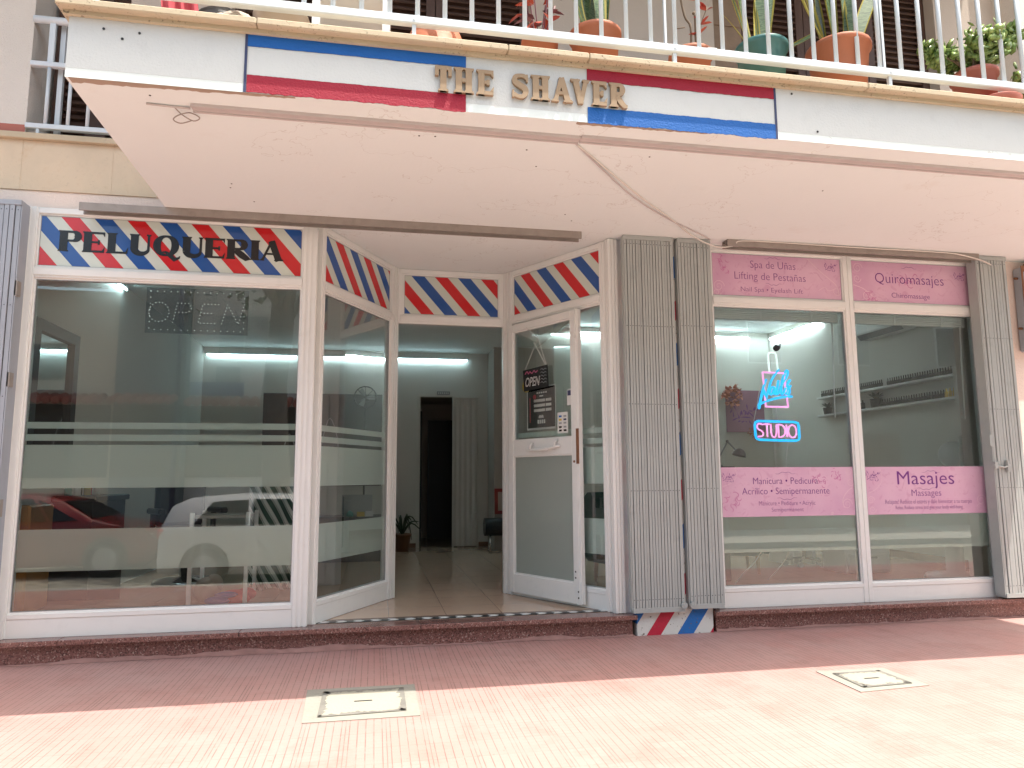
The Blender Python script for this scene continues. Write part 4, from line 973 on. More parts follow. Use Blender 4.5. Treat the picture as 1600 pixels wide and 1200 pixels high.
# ------------------------------------------------------------------ cables
g = MB(); zc = CZ-.008
g.tube(crom([(1.18, -1.70, zc), (1.5, -1.36, zc), (1.86, -.98, zc), (2.25, -.6, zc), (2.55, -.29, zc), (2.72, -.22, CZ-.05), (2.86, -.20, CZ-.075), (3.0, -.20, CZ-.05), (3.06, -.215, CZ-.012), (3.5, -.222, CZ-.01), (4.2, -.222, CZ-.014), (5.0, -.222, CZ-.012), (5.25, -.222, CZ-.03), (5.5, -.20, CZ-.075), (5.78, -.06, CZ-.11)], 5), .006, 6)
o = obj('white_cable', g, M['cable']); tag(o, 'thin white cable running from the soffit down along the right shutter track', 'cable')
g = MB(); g.tube(crom([(1.16, -1.72, zc), (1.45, -1.38, zc-.004), (1.8, -.98, zc), (2.2, -.62, zc), (2.6, -.33, zc), (2.78, -.19, zc)], 5), .005, 6)
o = obj('grey_cable', g, M['track_paint']); tag(o, 'grey cable running beside the white one across the soffit', 'cable')
g = MB(); g.tube(crom([(3.46, .09, 1.62), (3.45, .09, 1.4), (3.44, .09, 1.0), (3.38, .1, .8), (3.25, .12, .55), (3.12, .14, .42), (3.05, .15, .34)], 5), .004, 6); g.tube(crom([(3.60, .09, 1.62), (3.55, .09, 1.4), (3.53, .1, 1.0), (3.55, .12, .62), (3.45, .14, .45), (3.35, .15, .36)], 5), .004, 6)
o = obj('sign_cable', g, M['cable']); tag(o, 'pair of pale leads hanging below the neon sign', 'cable')

# ------------------------------------------------------------------ pavement covers
def cover(label, pts, inner, group):
    t = thing('manhole_cover', label, 'manhole cover', (0, 0, 0), 0, group)
    g = MB(); g.hprism(pts, .001, .005); obj('surround', g, M['cement'], t)
    g = MB(); g.hprism(inner, .003, .0085); obj('lid', g, plain('pale_lid', (.34, .325, .27), .8, var=.1, bs=.3), t)
    n = len(inner); g = MB()
    for i in range(n):
        a = Vector(inner[i]); b = Vector(inner[(i+1) % n]); k = 46; d = (b-a); nn = Vector((-d.y, d.x)).normalized(); V = []
        for j in range(k+1):
            q = a+d*j/k; wv = .003+(wv*.55 if j else .01)+abs(rnd.gauss(.0, .013)); V += [(*(q-nn*.004), .0092), (*(q+nn*wv-nn*.01*0), .0092)]
        g.add(V, [(2*j, 2*j+2, 2*j+3, 2*j+1) for j in range(k)])
    obj('mortar_joint', g, M['cement_dark'], t)
    c = sum((Vector(p) for p in inner), Vector((0, 0)))/n; g = MB(); g.box(c.x-.05, c.x+.05, c.y-.008, c.y+.008, .0085, .0095); obj('lifting_slot', g, M['black'], t)
cover('rectangular cement manhole cover half in shade below the doorway', [(-.345, -1.69), (.262, -1.69), (.262, -1.10), (-.37, -1.09)], [(-.27, -1.62), (.19, -1.60), (.19, -1.17), (-.27, -1.16)], 'manhole covers')
cover('smaller sunlit cement cover on the right of the pavement', [(2.79, -1.80), (3.275, -1.76), (3.275, -1.36), (2.80, -1.345)], [(2.86, -1.73), (3.20, -1.71), (3.20, -1.42), (2.87, -1.42)], 'manhole covers')

# ------------------------------------------------------------------ wall box on the right
t = thing('wall_box', 'rusty grey metal box on the cream wall at the right edge', 'wall box', (6.15, -.045, 2.38))
g = MB(); g.bevbox(-.22, .22, -.10, 0, 0, .80, .012); obj('case', g, M['box_steel'], t)
g = MB(); g.box(-.225, .225, -.108, -.1005, .755, .81); g.box(-.225, -.205, -.106, -.1005, -.01, .755); objs('rusty_rim', g, M['rust'], t)
g = MB(); g.tube([(-.22, -.05, .70), (-.25, -.05, .70)], .012, 8); g.tube([(-.22, -.05, .22), (-.25, -.05, .22)], .012, 8); g.tube(crom([(-.15, -.05, .80), (-.10, -.05, .88), (.0, -.04, .90)], 4), .005, 6); objs('bracket', g, M['rust'], t)

# ------------------------------------------------------------------ things in and on the glass
# dotted OPEN panel
t = thing('led_open_sign', 'smoked panel with OPEN picked out in white dots behind the left window', 'sign', (-1.365, .10, 2.53))
g = MB(); g.box(-.375, .37, 0, .012, -.17, .185); obj('backing', g, M['smoke'], t)
g = MB(); y_ = -.003
def dots(pts, step=.030):
    acc = 0; last = None
    for a, b in zip(pts, pts[1:]):
        L_ = math.hypot(b[0]-a[0], b[1]-a[1]); d = acc
        while d < L_:
            q = (a[0]+(b[0]-a[0])*d/L_, a[1]+(b[1]-a[1])*d/L_); g.disc((q[0], y_, q[1]), .0032, 'y', 6, .002); d += step
        acc = d-L_
dots([(-.345, .155), (.34, .155), (.34, -.145), (-.345, -.145), (-.345, .155)], .048)
ov = [(-.28+.072*math.cos(R(a)), -.008+.076*math.sin(R(a))) for a in range(90, 451, 12)]; dots(ov, .026)
dots([(-.178, -.085), (-.15, .066), (-.065, .066), (-.045, .03), (-.07, -.005), (-.155, -.005)], .026)
dots([(.15, .066), (.035, .066), (.005, -.085), (.13, -.085)], .026); dots([(.02, -.006), (.12, -.006)], .026)
dots([(.178, -.085), (.215, .066), (.30, -.085), (.337, .066)], .026)
obj('led_dots', g, M['dotled'], t)
# neon sign
t = thing('neon_sign', 'glowing blue and pink Nails STUDIO sign behind the right window', 'neon sign', (3.46, .085, 1.95))
def nz(px, py):                           # tracing of the sign, metres about its centre
    return ((px-365)/800*.622*.985, 0, (640-py)/1200*.945*.985-.035)
def ntube(name, paths, mat, r=.0085):
    g = MB()
    for p in paths: g.tube(crom([nz(*q) for q in p], 4), r, 8)
    return obj(name, g, M[mat], t)
ntube('white_tube', [[(328, 318), (322, 240), (318, 150), (330, 105), (370, 95), (410, 105), (424, 150), (430, 230), (436, 300)]], 'nwhite')
g = MB()
for p in ([(238, 325), (252, 520), (258, 720), (258, 720)], [(258, 720), (540, 720)], [(540, 720), (528, 600), (505, 330)], [(505, 330), (238, 325)]): g.tube([nz(*q) for q in p], .0085, 8)
obj('pink_tube', g, M['npink'], t)
ntube('blue_script', [[(283, 405), (255, 460), (225, 560), (195, 660), (178, 730), (168, 735), (180, 690), (235, 520), (258, 600), (268, 622), (290, 560), (340, 430), (400, 340), (448, 288)],
    [(378, 500), (345, 500), (318, 545), (328, 580), (355, 560), (385, 500), (372, 560), (385, 575), (410, 540)], [(435, 415), (415, 500), (400, 570), (430, 560), (455, 500)], [(452, 500), (490, 440), (545, 370), (560, 310), (535, 305), (500, 370), (470, 470), (465, 570), (490, 560), (520, 500)],
    [(520, 490), (560, 440), (585, 410), (560, 430), (548, 470), (570, 520), (560, 570), (525, 575), (540, 520), (590, 475)], [(160, 705), (250, 665), (380, 625), (500, 605), (598, 600)]], 'nblue', .0105)
g = MB(); c0 = [(150, 885), (370, 888), (610, 892), (650, 905), (660, 940), (662, 1060), (655, 1090), (620, 1105), (400, 1103), (150, 1095), (120, 1080), (112, 1050), (108, 930), (118, 900), (150, 885)]
g.tube([nz(*q) for q in c0], .011, 8); obj('blue_frame', g, M['nblue'], t)
S_ = [[(210, 925), (160, 915), (138, 940), (150, 975), (195, 1000), (210, 1030), (190, 1055), (140, 1060)], [(220, 920), (295, 920)], [(258, 920), (262, 1065)], [(310, 920), (308, 1010), (325, 1060), (355, 1062), (375, 1010), (378, 920)],
      [(402, 922), (402, 1065)], [(402, 922), (450, 930), (482, 975), (478, 1030), (445, 1060), (402, 1065)], [(503, 922), (508, 1066)], [(575, 925), (535, 950), (525, 1000), (540, 1050), (580, 1070), (615, 1045), (625, 995), (612, 945), (575, 925)]]
ntube('pink_lettering', S_, 'npink', .0075)
g = MB(); g.tube([nz(230, 350), nz(150, 700), nz(100, 880)], .003, 5); g.tube([nz(560, 590), nz(595, 690)], .003, 5); g.tube([nz(388, 725), nz(390, 880)], .003, 5); g.tube([nz(388, 880), nz(388, 1180)], .003, 5); obj('wire', g, M['cable'], t)
# rolled blinds at the top of the right window
for lab, a, b in (('rolled white blind behind the left pink window', 2.87, 4.13), ('rolled white blind behind the right pink window', 4.24, 5.47)):
    t = thing('rolled_blind', lab, 'blind', ((a+b)/2, .09, 2.66), 0, 'rolled blinds in the right shop')
    g = MB(); hw = (b-a)/2
    for k in range(5): g.bevbox(-hw, hw, -.02, .02, -.03+.018*k, -.015+.018*k, .002)
    obj('slats', g, M['white_plastic'], t)
    for xx in (-.15, .35): g = MB(); g.box(xx, xx+.022, -.025, -.021, -.035, .06); obj('bracket', g, M['white_plastic'], t)
    g = MB(); g.tube([(hw-.06, -.02, -.03), (hw-.09, -.02, -.90)], .006, 6); obj('wand', g, M['white_plastic'], t)
# door notices, in door coordinates
def door_thing(name, label, cat, u, z, y=-.026):
    p = dA+Vector((math.cos(dth), math.sin(dth), 0))*u+Vector((-math.sin(dth), math.cos(dth), 0))*y
    return thing(name, label, cat, (p.x, p.y, z), dth)
t = door_thing('opening_hours_poster', 'black opening hours poster with white rows on the door glass', 'poster', .44, 1.68, .012)
g = MB(); g.box(-.20, .20, 0, .002, 0, .40); obj('white_edge', g, M['paper'], t); g = MB(); g.box(-.188, .188, -.001, 0, .018, .388); obj('black_print', g, M['black_ink'], t)
g = MB()
for k in range(3): g.box(-.10, .055, -.0022, -.0012, .255-.045*k, .280-.045*k); g.box(.065, .14, -.0022, -.0012, .255-.045*k, .280-.045*k)
g.prism([(-.035, .105), (.035, .105), (.03, .125), (.012, .135), (.0, .122), (-.012, .135), (-.03, .125)], -.0022, -.0012)
for k in range(4): g.box(-.05+k*.028, -.03+k*.028, -.0022, -.0012, .055, .09)
for k in range(5): g.box(-.06+k*.03, -.04+k*.03, -.0022, -.0012, .332, .345)
g.box(-.02, .03, -.0022, -.0012, .302, .314); obj('white_print', g, M['paper'], t)
g = MB(); g.disc((-.09, -.0018, .305), .022, 'y', 12, .0006); g.box(-.16, -.15, -.0022, -.0012, .07, .30); obj('red_print', g, M['redcloth'], t)
t = door_thing('open_sign', 'small black hanging OPEN sign with pink script', 'sign', .42, 2.05, -.03)
g = MB(); g.M = Matrix.Rotation(R(-3), 4, 'Y'); g.box(-.17, .17, -.004, .004, 0, .20); obj('board', g, M['black_ink'], t)
g = MB(); text_into(g, 'OPEN', -.155, .035, .20, .085, .0016, -.0042, .012, shear=.18); obj('white_lettering', g, M['paper'], t)
g = MB(); text_into(g, 'OPEN', -.153, .037, .196, .081, .0022, -.0046, -.028, shear=.18); obj('dark_lettering', g, M['black_ink'], t)
g = MB(); pts = crom([(-.15, .15), (-.12, .175), (-.10, .15), (-.08, .17), (-.05, .15), (-.02, .175), (.0, .155), (.03, .17)], 4)
for i in range(len(pts)-1): g.ribbon([pts[i], pts[i+1]], .008, -.0058-.00001*(i % 2), -.005)
obj('pink_script', g, emit('pink_print', (.6, .12, .25), .0), t)
g = MB()
for k in range(5): pts = crom([(.07, .17-.03*k), (.09, .18-.03*k), (.11, .165-.03*k), (.13, .178-.03*k), (.15, .168-.03*k)], 3); [g.ribbon([pts[i], pts[i+1]], .003, -.0058-.00001*(i % 2), -.005) for i in range(len(pts)-1)]
obj('grey_script', g, M['grey_plastic'], t)
g = MB(); g.tube([(-.15, 0, .20), (.04, -.005, .47), (-.13, -.005, .60)], .0025, 5); g.tube([(.15, 0, .195), (.04, -.005, .47)], .0025, 5); g.tube([(.14, 0, .2), (-.02, -.004, .44)], .0025, 5); obj('cord', g, M['paper'], t)
t = door_thing('yellow_disc', 'plain yellow round sticker left of the black notices', 'sticker', .235, 2.10, .012); obj('disc', MB().disc((0, 0, 0), .062, 'y', 24, .0015), M['yellow'], t)
t = door_thing('card_sticker', 'white sticker with small coloured payment icons on the door glass', 'sticker', .745, 1.63, -.006); g = MB(); g.box(-.066, .066, -.001, .001, 0, .185); obj('sheet', g, M['paper'], t)
for i, (uu, zz, mm) in enumerate(((-.03, .15, 'blue'), (.03, .15, 'grey_plastic'), (-.03, .12, 'yellow'), (.03, .12, 'navy'), (-.03, .09, 'grey_plastic'), (.03, .09, 'grey_plastic'), (-.03, .055, 'black_ink'), (.03, .055, 'grey_plastic'), (-.03, .025, 'black_ink'), (.03, .025, 'black_ink'))):
    g = MB(); g.box(uu-.018, uu+.018, -.002, -.001, zz-.008, zz+.008); obj('icon', g, M[mm], t)
t = door_thing('card_sticker', 'small white and blue sticker beside the door stile', 'sticker', .835, 1.87, -.006); g = MB(); g.box(-.03, .03, -.001, .001, 0, .14); obj('sheet', g, M['paper'], t); g = MB(); g.box(-.022, .026, -.002, -.001, .085, .13); obj('icon', g, M['navy'], t)

# ------------------------------------------------------------------ barber shop interior
def led(name, a, b, label):
    a = Vector(a); b = Vector(b); c = (a+b)/2; d = b-a; L_ = d.length
    t = thing(name, label, 'ceiling light', tuple(c), math.atan2(d.y, d.x), 'slim LED tubes')
    g = MB(); g.box(-L_/2, L_/2, -.012, .03, .012, .035); obj('housing', g, M['white_plastic'], t)
    g = MB(); g.tube([(-L_/2+.01, 0, 0), (L_/2-.01, 0, 0)], .0085, 8); obj('tube', g, M['led' if c.x < 2.4 else 'led2'], t)
led('led_tube', (-2.55, 5.80, 3.135), (-1.22, 5.80, 3.135), 'LED tube at the left end of the back wall row'); led('led_tube', (-1.21, 5.80, 3.135), (.12, 5.80, 3.135), 'LED tube in the middle of the back wall row'); led('led_tube', (.13, 5.80, 3.135), (1.455, 5.80, 3.135), 'LED tube above the dark back doorway')
led('led_tube', (-2.56, .95, 3.20), (-2.56, 2.2, 3.20), 'LED tube high on the left wall near the window')
led('led_tube', (3.2, 5.80, 3.655), (4.8, 5.80, 3.655), 'LED tube on the back wall seen past the open door'); led('led_tube', (4.82, 5.80, 3.655), (6.45, 5.80, 3.655), 'LED tube on the back wall of the nail studio'); led('led_tube', (6.80, 4.25, 3.63), (6.80, 5.72, 3.63), 'LED tube slanting away along the right wall')
t = thing('wall_mirror', 'tall dark framed mirror on the left wall of the barber shop', 'mirror', (-2.598, .66, 1.2))
g = MB(); g.box(0, .05, -.42, .42, 0, .09); g.box(0, .05, -.42, .42, 1.2, 1.29); g.box(0, .05, -.42, -.32, .09, 1.2); g.box(0, .05, .32, .42, .09, 1.2); obj('frame', g, M['black'], t); g = MB(); g.box(0.001, .02, -.32, .32, .09, 1.2); obj('glass', g, M['mirror'], t)
t = thing('styling_counter', 'black styling counter under the tall dark mirror', 'counter', (-2.42, 1.25, FZ)); g = MB(); g.bevbox(-.17, .17, -.42, .42, .90, .95, .008); obj('top', g, M['black'], t); g = MB(); g.box(-.17, .14, -.40, .40, 0, .90); obj('body', g, M['black'], t)
for k in range(6):
    o = obj('lotion_bottle', MB().lathe([(.001, 0), (.028, 0), (.028, .11+.02*(k%3)), (.012, .13+.02*(k%3)), (.012, .17+.02*(k%3)), (.001, .17+.02*(k%3))], 10), M[['teal', 'white_plastic', 'polish', 'gold', 'redcloth', 'white_plastic'][k]], loc=(-2.50+.03*(k%2), .92+.11*k, FZ+.951)); tag(o, ['teal', 'slim white', 'dark', 'gold', 'red', 'wide white'][k]+' lotion bottle standing on the black styling counter', 'bottle', 'lotion bottles on the styling counter')
obj('window_ledge', MB().box(-2.598, -.62, .06, .78, FZ, .29), M['tile'], B, label='tiled ledge behind the left window')
o = obj('wood_cabinet', MB().bevbox(-.06, .06, -.2, .2, 0, .78, .015), M['orange_wood'], loc=(-2.49, .30, .2905)); tag(o, 'narrow orange varnished wooden cabinet at the left window edge', 'cabinet')
o = obj('wall_art', MB().bevbox(-.90, .90, -.02, 0, 0, 1.43, .004), plain('dark_art', (.022, .022, .024), .3, var=.6, vs=3), loc=(-.80, 5.848, 1.13)); tag(o, 'large black wall panel with date 2018 on the back wall', 'wall art')
g = MB(); text_into(g, '2018', .68, .05, .18, .10, .002, -.022, -.01); obj('lettering', g, M['grey_plastic'], o)
g = MB()
for x, z, s in ((-.5, .5, .3), (.1, .7, .35), (-.1, .35, .25)): g.ribbon(crom([(x-s*.4, z-s), (x-s*.3, z), (x, z+s), (x+s*.35, z+.1*s), (x+s*.4, z-s)], 4), .012, -.022, -.0201)
obj('grey_print', g, M['grey_plastic'], o)
t = thing('reception_desk', 'black reception desk in the middle of the barber shop', 'desk', (-.62, 4.4, FZ)); g = MB(); g.bevbox(-.75, .75, -.30, .30, .54, .58, .008); obj('top', g, M['black'], t); g = MB(); g.box(-.73, .73, -.28, .26, 0, .54); obj('body', g, M['black'], t); g = MB(); g.box(-.75, -.30, -.30, .30, .58, .98); obj('raised_end', g, M['black'], t)
t = thing('laptop', 'silver laptop open on the black reception desk', 'laptop', (-.225, 4.35, FZ+.581)); g = MB(); g.bevbox(-.19, .19, -.0, .26, 0, .02, .004); obj('base', g, M['grey_plastic'], t); g = MB(); g.bevbox(-.20, .20, -.02, -.008, .02, .28, .004); obj('screen', g, M['grey_plastic'], t)
o = obj('teal_jar', MB().lathe([(.001, 0), (.04, 0), (.05, .03), (.035, .06), (.012, .075), (.001, .08)], 16), M['teal'], loc=(-.31, 4.16, FZ+.581)); tag(o, 'small teal jar in front of the silver laptop', 'jar')
o = obj('yellow_box', MB().bevbox(-.05, .05, -.02, .02, 0, .06, .003), M['yellow'], loc=(-.17, 4.16, FZ+.581)); tag(o, 'small yellow box in front of the silver laptop', 'box')
o = obj('white_box', MB().bevbox(-.05, .05, -.02, .02, 0, .07, .003), M['paper'], loc=(-.06, 4.16, FZ+.581)); tag(o, 'small white carton at the right end of the reception desk', 'box')
t = thing('wall_fan', 'dark round fan in front of the black wall panel', 'fan', (-.15, 5.0, 2.42)); g = MB()
for a in range(0, 360, 20): g.tube([(.16*math.cos(R(a)), -.03, .16*math.sin(R(a))), (.16*math.cos(R(a+20)), -.03, .16*math.sin(R(a+20)))], .01, 5)
for a in range(0, 360, 45): g.tube([(0, -.03, 0), (.16*math.cos(R(a)), -.03, .16*math.sin(R(a)))], .004, 4)
obj('cage', g, M['black'], t); g = MB()
for a in (0, 120, 240): g.M = Matrix.Rotation(R(a), 4, 'Y'); g.prism([(0, 0), (.06, .03), (.13, .05), (.14, -.03), (.05, -.03)], -.02, -.015)
obj('blades', g, M['grey_plastic'], t); g = MB(); g.tube([(0, 0, 0), (0, .12, -.02)], .05, 10); g.tube([(0, .1, -.02), (0, .1, -2.25)], .015, 6); g.lathe([(.001, 0), (.2, 0), (.19, .03), (.001, .04)], 20, (0, .1, -2.25)); obj('stand', g, M['black'], t)
o = obj('door_sign', MB().bevbox(-.105, .105, -.01, 0, -.03, .03, .003), M['grey_plastic'], loc=(1.07, 5.848, 2.60)); tag(o, 'small grey sign plate above the dark doorway', 'sign')
g = MB(); [g.box(-.085+k*.03, -.07+k*.03, -.012, -.0101, -.012, .014) for k in range(6)]; obj('pale_print', g, M['paper'], o)
t = thing('leather_bench', 'black padded bench on metal legs at the right of the back room', 'bench', (2.0, 4.95, FZ)); g = MB(); g.tube([(-.40, 0, .36), (.4, 0, .36)], .13, 16); obj('cushion', g, M['leather'], t)
for x in (-.32, .32): g = MB(); g.tube([(x, -.05, 0), (x, -.05, .25)], .015, 8); obj('leg', g, M['chrome'], t)
t = thing('framed_picture', 'small red framed picture above the black bench', 'picture', (1.96, 5.19, .70)); g = MB(); g.box(-.17, .17, -.02, 0, 0, .05); g.box(-.17, .17, -.02, 0, .33, .38); g.box(-.17, -.12, -.02, 0, .05, .33); g.box(.12, .17, -.02, 0, .05, .33); obj('frame', g, plain('red_frame', (.25, .03, .02), .4), t); g = MB(); g.box(-.12, .12, -.008, -.001, .05, .33); obj('print', g, M['palecloth'], t)
t = thing('floor_plant', 'dark leafy plant in a basket by the back doorway', 'potted plant', (.42, 5.35, FZ)); obj('pot', pot_mb(.10, .13, .26), M['brown_wood'], t); g = MB()
for k in range(16):
    a = k*.9; q = rnd.uniform(.15, .28); g.tube(crom([(0, 0, .24), (q*.5*math.cos(a), q*.4*math.sin(a), .24+rnd.uniform(.12, .3)), (q*1.1*math.cos(a), q*.8*math.sin(a), .24+rnd.uniform(-.1, .3))], 3), [.014, .014, .013, .012, .010, .008, .003], 5)
obj('foliage', g, M['dark_leaf'], t)
t = thing('side_table', 'small white legged table behind the left window', 'table', (-1.17, .50, .2905)); 
for x in (-.205, .205):
    for y in (-.21, .21): g = MB(); g.box(x-.014, x+.014, y-.014, y+.014, 0, .70); obj('leg', g, M['white_plastic'], t)
g = MB(); g.box(-.19, .19, -.195, .195, .655, .68); obj('top', g, M['innerdark'], t)
o = obj('red_cloth', MB().ball((0, 0, .04), (.13, .10, .06)).ball((.08, .02, .06), (.08, .07, .05)), M['redcloth'], loc=(-1.06, .40, .2905)); tag(o, 'crumpled red cloth on the ledge under the small table', 'cloth')
o = obj('blue_cloth', MB().ball((0, 0, .03), (.10, .07, .035)).ball((.06, 0, .07), (.09, .05, .025)), M['bluecloth'], loc=(-1.17, .33, .2905)); tag(o, 'crumpled blue cloth on the ledge beside the red cloth', 'cloth')
o = obj('clear_bag', MB().ball((0, 0, .09), (.10, .10, .10)).ball((.05, .02, .13), (.07, .07, .08)), M['palecloth'], loc=(-1.29, .50, .2905)); tag(o, 'pale plastic bag on the ledge under the small table', 'bag')
o = obj('striped_cape', drape(-.24, .20, 0, .88, 0, .03, f=2.), M['gcloth'], loc=(-.84, .95, FZ+.14)); tag(o, 'green and white striped cloth hanging behind the left window', 'cloth')
t = thing('barber_chair', 'black leather barber chair in the left shop', 'barber chair', (-1.95, 2.6, FZ), R(30)); g = MB(); g.bevbox(-.28, .28, -.28, .28, .45, .58, .04); obj('seat', g, M['leather'], t); g = MB(); g.bevbox(-.26, .26, .22, .34, .58, 1.15, .04); obj('backrest', g, M['leather'], t); g = MB(); g.bevbox(-.14, .14, .25, .33, 1.18, 1.36, .03); obj('headrest', g, M['leather'], t); g = MB(); g.lathe([(.001, 0), (.32, 0), (.30, .04), (.06, .07), (.055, .45), (.001, .45)], 24); obj('base', g, M['chrome'], t)
for x in (-.31, .31): g = MB(); g.bevbox(x-.04, x+.04, -.22, .24, .72, .78, .015); g.box(x-.02, x+.02, .1, .16, .5, .72); obj('armrest', g, M['leather'], t)
# ------------------------------------------------------------------ nail studio interior
t = thing('brand_poster', 'square mauve poster with a purple signature on the back wall', 'poster', (6.33, 5.846, 2.0)); g = MB(); g.box(-.36, .36, -.012, 0, 0, .73); obj('sheet', g, plain('mauve_print', (.34, .15, .22), .5), t); g = MB(); signature(g, -.28, .16, .58, -.0125); obj('logo_script', g, M['purple'], t)
def flower(label, x, z, s, n):
    g = MB()
    for k in range(n):
        a = rnd.uniform(0, 6.28); q = s*math.sqrt(rnd.random()); c = (q*math.cos(a), rnd.uniform(-.05, 0), q*math.sin(a)*.85)
        for j in range(4): leaf_quad(g, c, (rnd.uniform(-1, 1), rnd.uniform(-1, .1), rnd.uniform(-1, 1)), s*.35, s*.25)
    o = obj('paper_flowers', g, M['coral'], loc=(x, 5.80, z)); tag(o, label, 'flowers')
flower('coral paper flowers at the top left corner of the mauve poster', 6.06, 2.62, .20, 45); flower('coral paper flowers at the lower edge of the mauve poster', 6.45, 1.98, .12, 18)
t = thing('security_camera', 'small dark camera high in the corner beside the slanting tube', 'camera', (6.80, 5.45, 3.45)); g = MB(); g.tube([(-.02, .0, .0), (-.12, -.12, -.05)], .055, 12); obj('body', g, M['black'], t); g = MB(); g.tube([(.04, .02, .04), (-.04, -.02, .0)], .02, 8); obj('mount', g, M['black'], t)
t = thing('air_conditioner', 'white wall mounted air conditioner on the right wall', 'air conditioner', (6.848, 2.75, 3.12)); g = MB(); g.hprism([(0, 0), (0, 0)], 0, 0) if False else None
g = MB(); P_ = [(0, 0), (-.16, .0), (-.22, .07), (-.22, .25), (-.19, .30), (0, .30)]
V = [(p[0], -.46, p[1]) for p in P_]+[(p[0], .46, p[1]) for p in P_]; g.add(V, [tuple(range(6)), tuple(range(11, 5, -1))]+[(i, i+6, (i+1) % 6+6, (i+1) % 6) for i in range(6)]); obj('case', g, M['white_plastic'], t, bevel=.02)
g = MB(); g.add([(-.165, -.42, .004), (-.215, -.42, .064), (-.215, .42, .064), (-.165, .42, .004), (-.172, -.42, -.003), (-.222, -.42, .057), (-.222, .42, .057), (-.172, .42, -.003)], [(0, 1, 2, 3), (4, 7, 6, 5), (0, 4, 5, 1), (2, 6, 7, 3)]); obj('flap', g, M['grey_plastic'], t)
SH = []
for z, lab in ((2.44, 'upper white wall shelf lined with dark nail polish bottles'), (2.17, 'lower white wall shelf with bottles and small plants')):
    o = obj('wall_shelf', MB().bevbox(-.14, 0, -1.55, 1.55, -.03, 0, .004), M['white_plastic'], loc=(6.849, 2.78, z)); tag(o, lab, 'shelf', 'wall shelves in the nail studio')
bt = MB(); bt.lathe([(.001, 0), (.016, 0), (.017, .055), (.008, .062), (.008, .10), (.001, .102)], 8); bme = bt.mesh('polish_bottle'); bme.materials.append(M['polish'])
k = 0
def bottle(y, z, lab, grp, me=bme):
    o = bpy.data.objects.new('polish_bottle', me); o.location = (6.78, y, z); link(o); tag(o, lab, 'bottle', grp)
y = 1.55
while y < 4.3:
    if not (2.83 < y < 2.93): bottle(y, 2.441, 'dark nail polish bottle standing in the upper shelf row', 'polish bottles on the upper shelf')
    y += .042
y = 1.5
while y < 3.0:
    if not (1.60 < y < 1.85): bottle(y, 2.171, 'dark nail polish bottle standing in the lower shelf row', 'polish bottles on the lower shelf')
    y += .045
bt = MB(); bt.lathe([(.001, 0), (.018, 0), (.019, .07), (.008, .08), (.008, .11), (.001, .112)], 8); gme = bt.mesh('polish_bottle'); gme.materials.append(M['gold'])
for y in (1.64, 1.70, 1.76, 1.82): bottle(y, 2.171, 'gold bottle in the group of four on the lower shelf', 'gold bottles on the lower shelf', gme)
def succulent(label, y, z, s, pot='white_plastic', n=16):
    t = thing('shelf_plant', label, 'potted plant', (6.77, y, z), 0, 'small plants on the wall shelves'); obj('pot', pot_mb(s*.5, s*.6, s*.9, .003, .01), M[pot], t); g = MB()
    for k in range(n): leaf_quad(g, (0, 0, s*.85), (math.cos(k*2.4), math.sin(k*2.4), .35+.9*(k/n)), s*1.05, s*.38)
    obj('foliage', g, M['dark_leaf'], t)
succulent('succulent in a white pot at the right end of the upper shelf', 1.40, 2.441, .13); succulent('succulent in a white pot at the right end of the lower shelf', 1.36, 2.171, .14); succulent('dark spiky plant in the middle of the lower shelf', 3.06, 2.171, .13, 'black'); succulent('small dark plant at the far left of the lower shelf', 4.15, 2.171, .11, 'black')
g = MB(); [g.box(-.03, .03, -.035+.0, .03, 0, .0) for _ in ()]
for k, (y, h_) in enumerate(((3.35, .13), (3.45, .13), (3.6, .14))):
    o = obj('pump_bottle', MB().lathe([(.001, 0), (.03, 0), (.03, h_*.7), (.01, h_*.78), (.01, h_), (.001, h_)], 10), M['black'], loc=(6.78, y, 2.171)); tag(o, ['black pump bottle furthest right of three on the lower shelf', 'black pump bottle in the middle of three on the lower shelf', 'black pump bottle furthest left of three on the lower shelf'][k], 'bottle', 'black pump bottles')
# massage chair, armchairs, table, lamp, drawer box, stool
t = thing('massage_chair', 'white padded treatment chair with a rounded headrest', 'chair', (5.94, .72, FZ), R(170)); g = MB(); g.bevbox(-.30, .30, -.9, .1, .45, .58, .05); obj('seat', g, M['white_plastic'], t); g = MB(); g.M = Matrix.Translation((.02, .1, .5)) @ Matrix.Rotation(R(-18), 4, 'X'); g.bevbox(-.28, .28, -.06, .08, 0, .66, .05); obj('backrest', g, M['white_plastic'], t)
g = MB(); g.M = Matrix.Translation((.20, .14, 1.28)); g.ball((0, 0, 0), (.15, .09, .135), 16, 10); obj('headrest', g, M['white_plastic'], t); g = MB(); g.lathe([(.001, 0), (.3, 0), (.28, .05), (.09, .08), (.08, .45), (.001, .45)], 20, (0, -.3, 0)); obj('base', g, M['white_plastic'], t)
def armchair(label, x, y, rz):
    t = thing('armchair', label, 'armchair', (x, y, FZ), rz, 'green armchairs'); g = MB(); g.bevbox(-.34, .34, -.32, .30, .20, .45, .05); obj('seat', g, M['greenvelvet'], t); g = MB(); g.bevbox(-.36, .36, .22, .38, .22, .92, .06); obj('backrest', g, M['greenvelvet'], t)
    for x_ in (-.36, .36): g = MB(); g.bevbox(x_-.06, x_+.06, -.30, .26, .22, .64, .04); obj('armrest', g, M['greenvelvet'], t)
    for x_ in (-.27, .27):
        for y_ in (-.25, .25): g = MB(); g.tube([(x_, y_, 0), (x_*.96, y_*.96, .22)], [.018, .026], 8); obj('leg', g, M['orange_wood'], t)
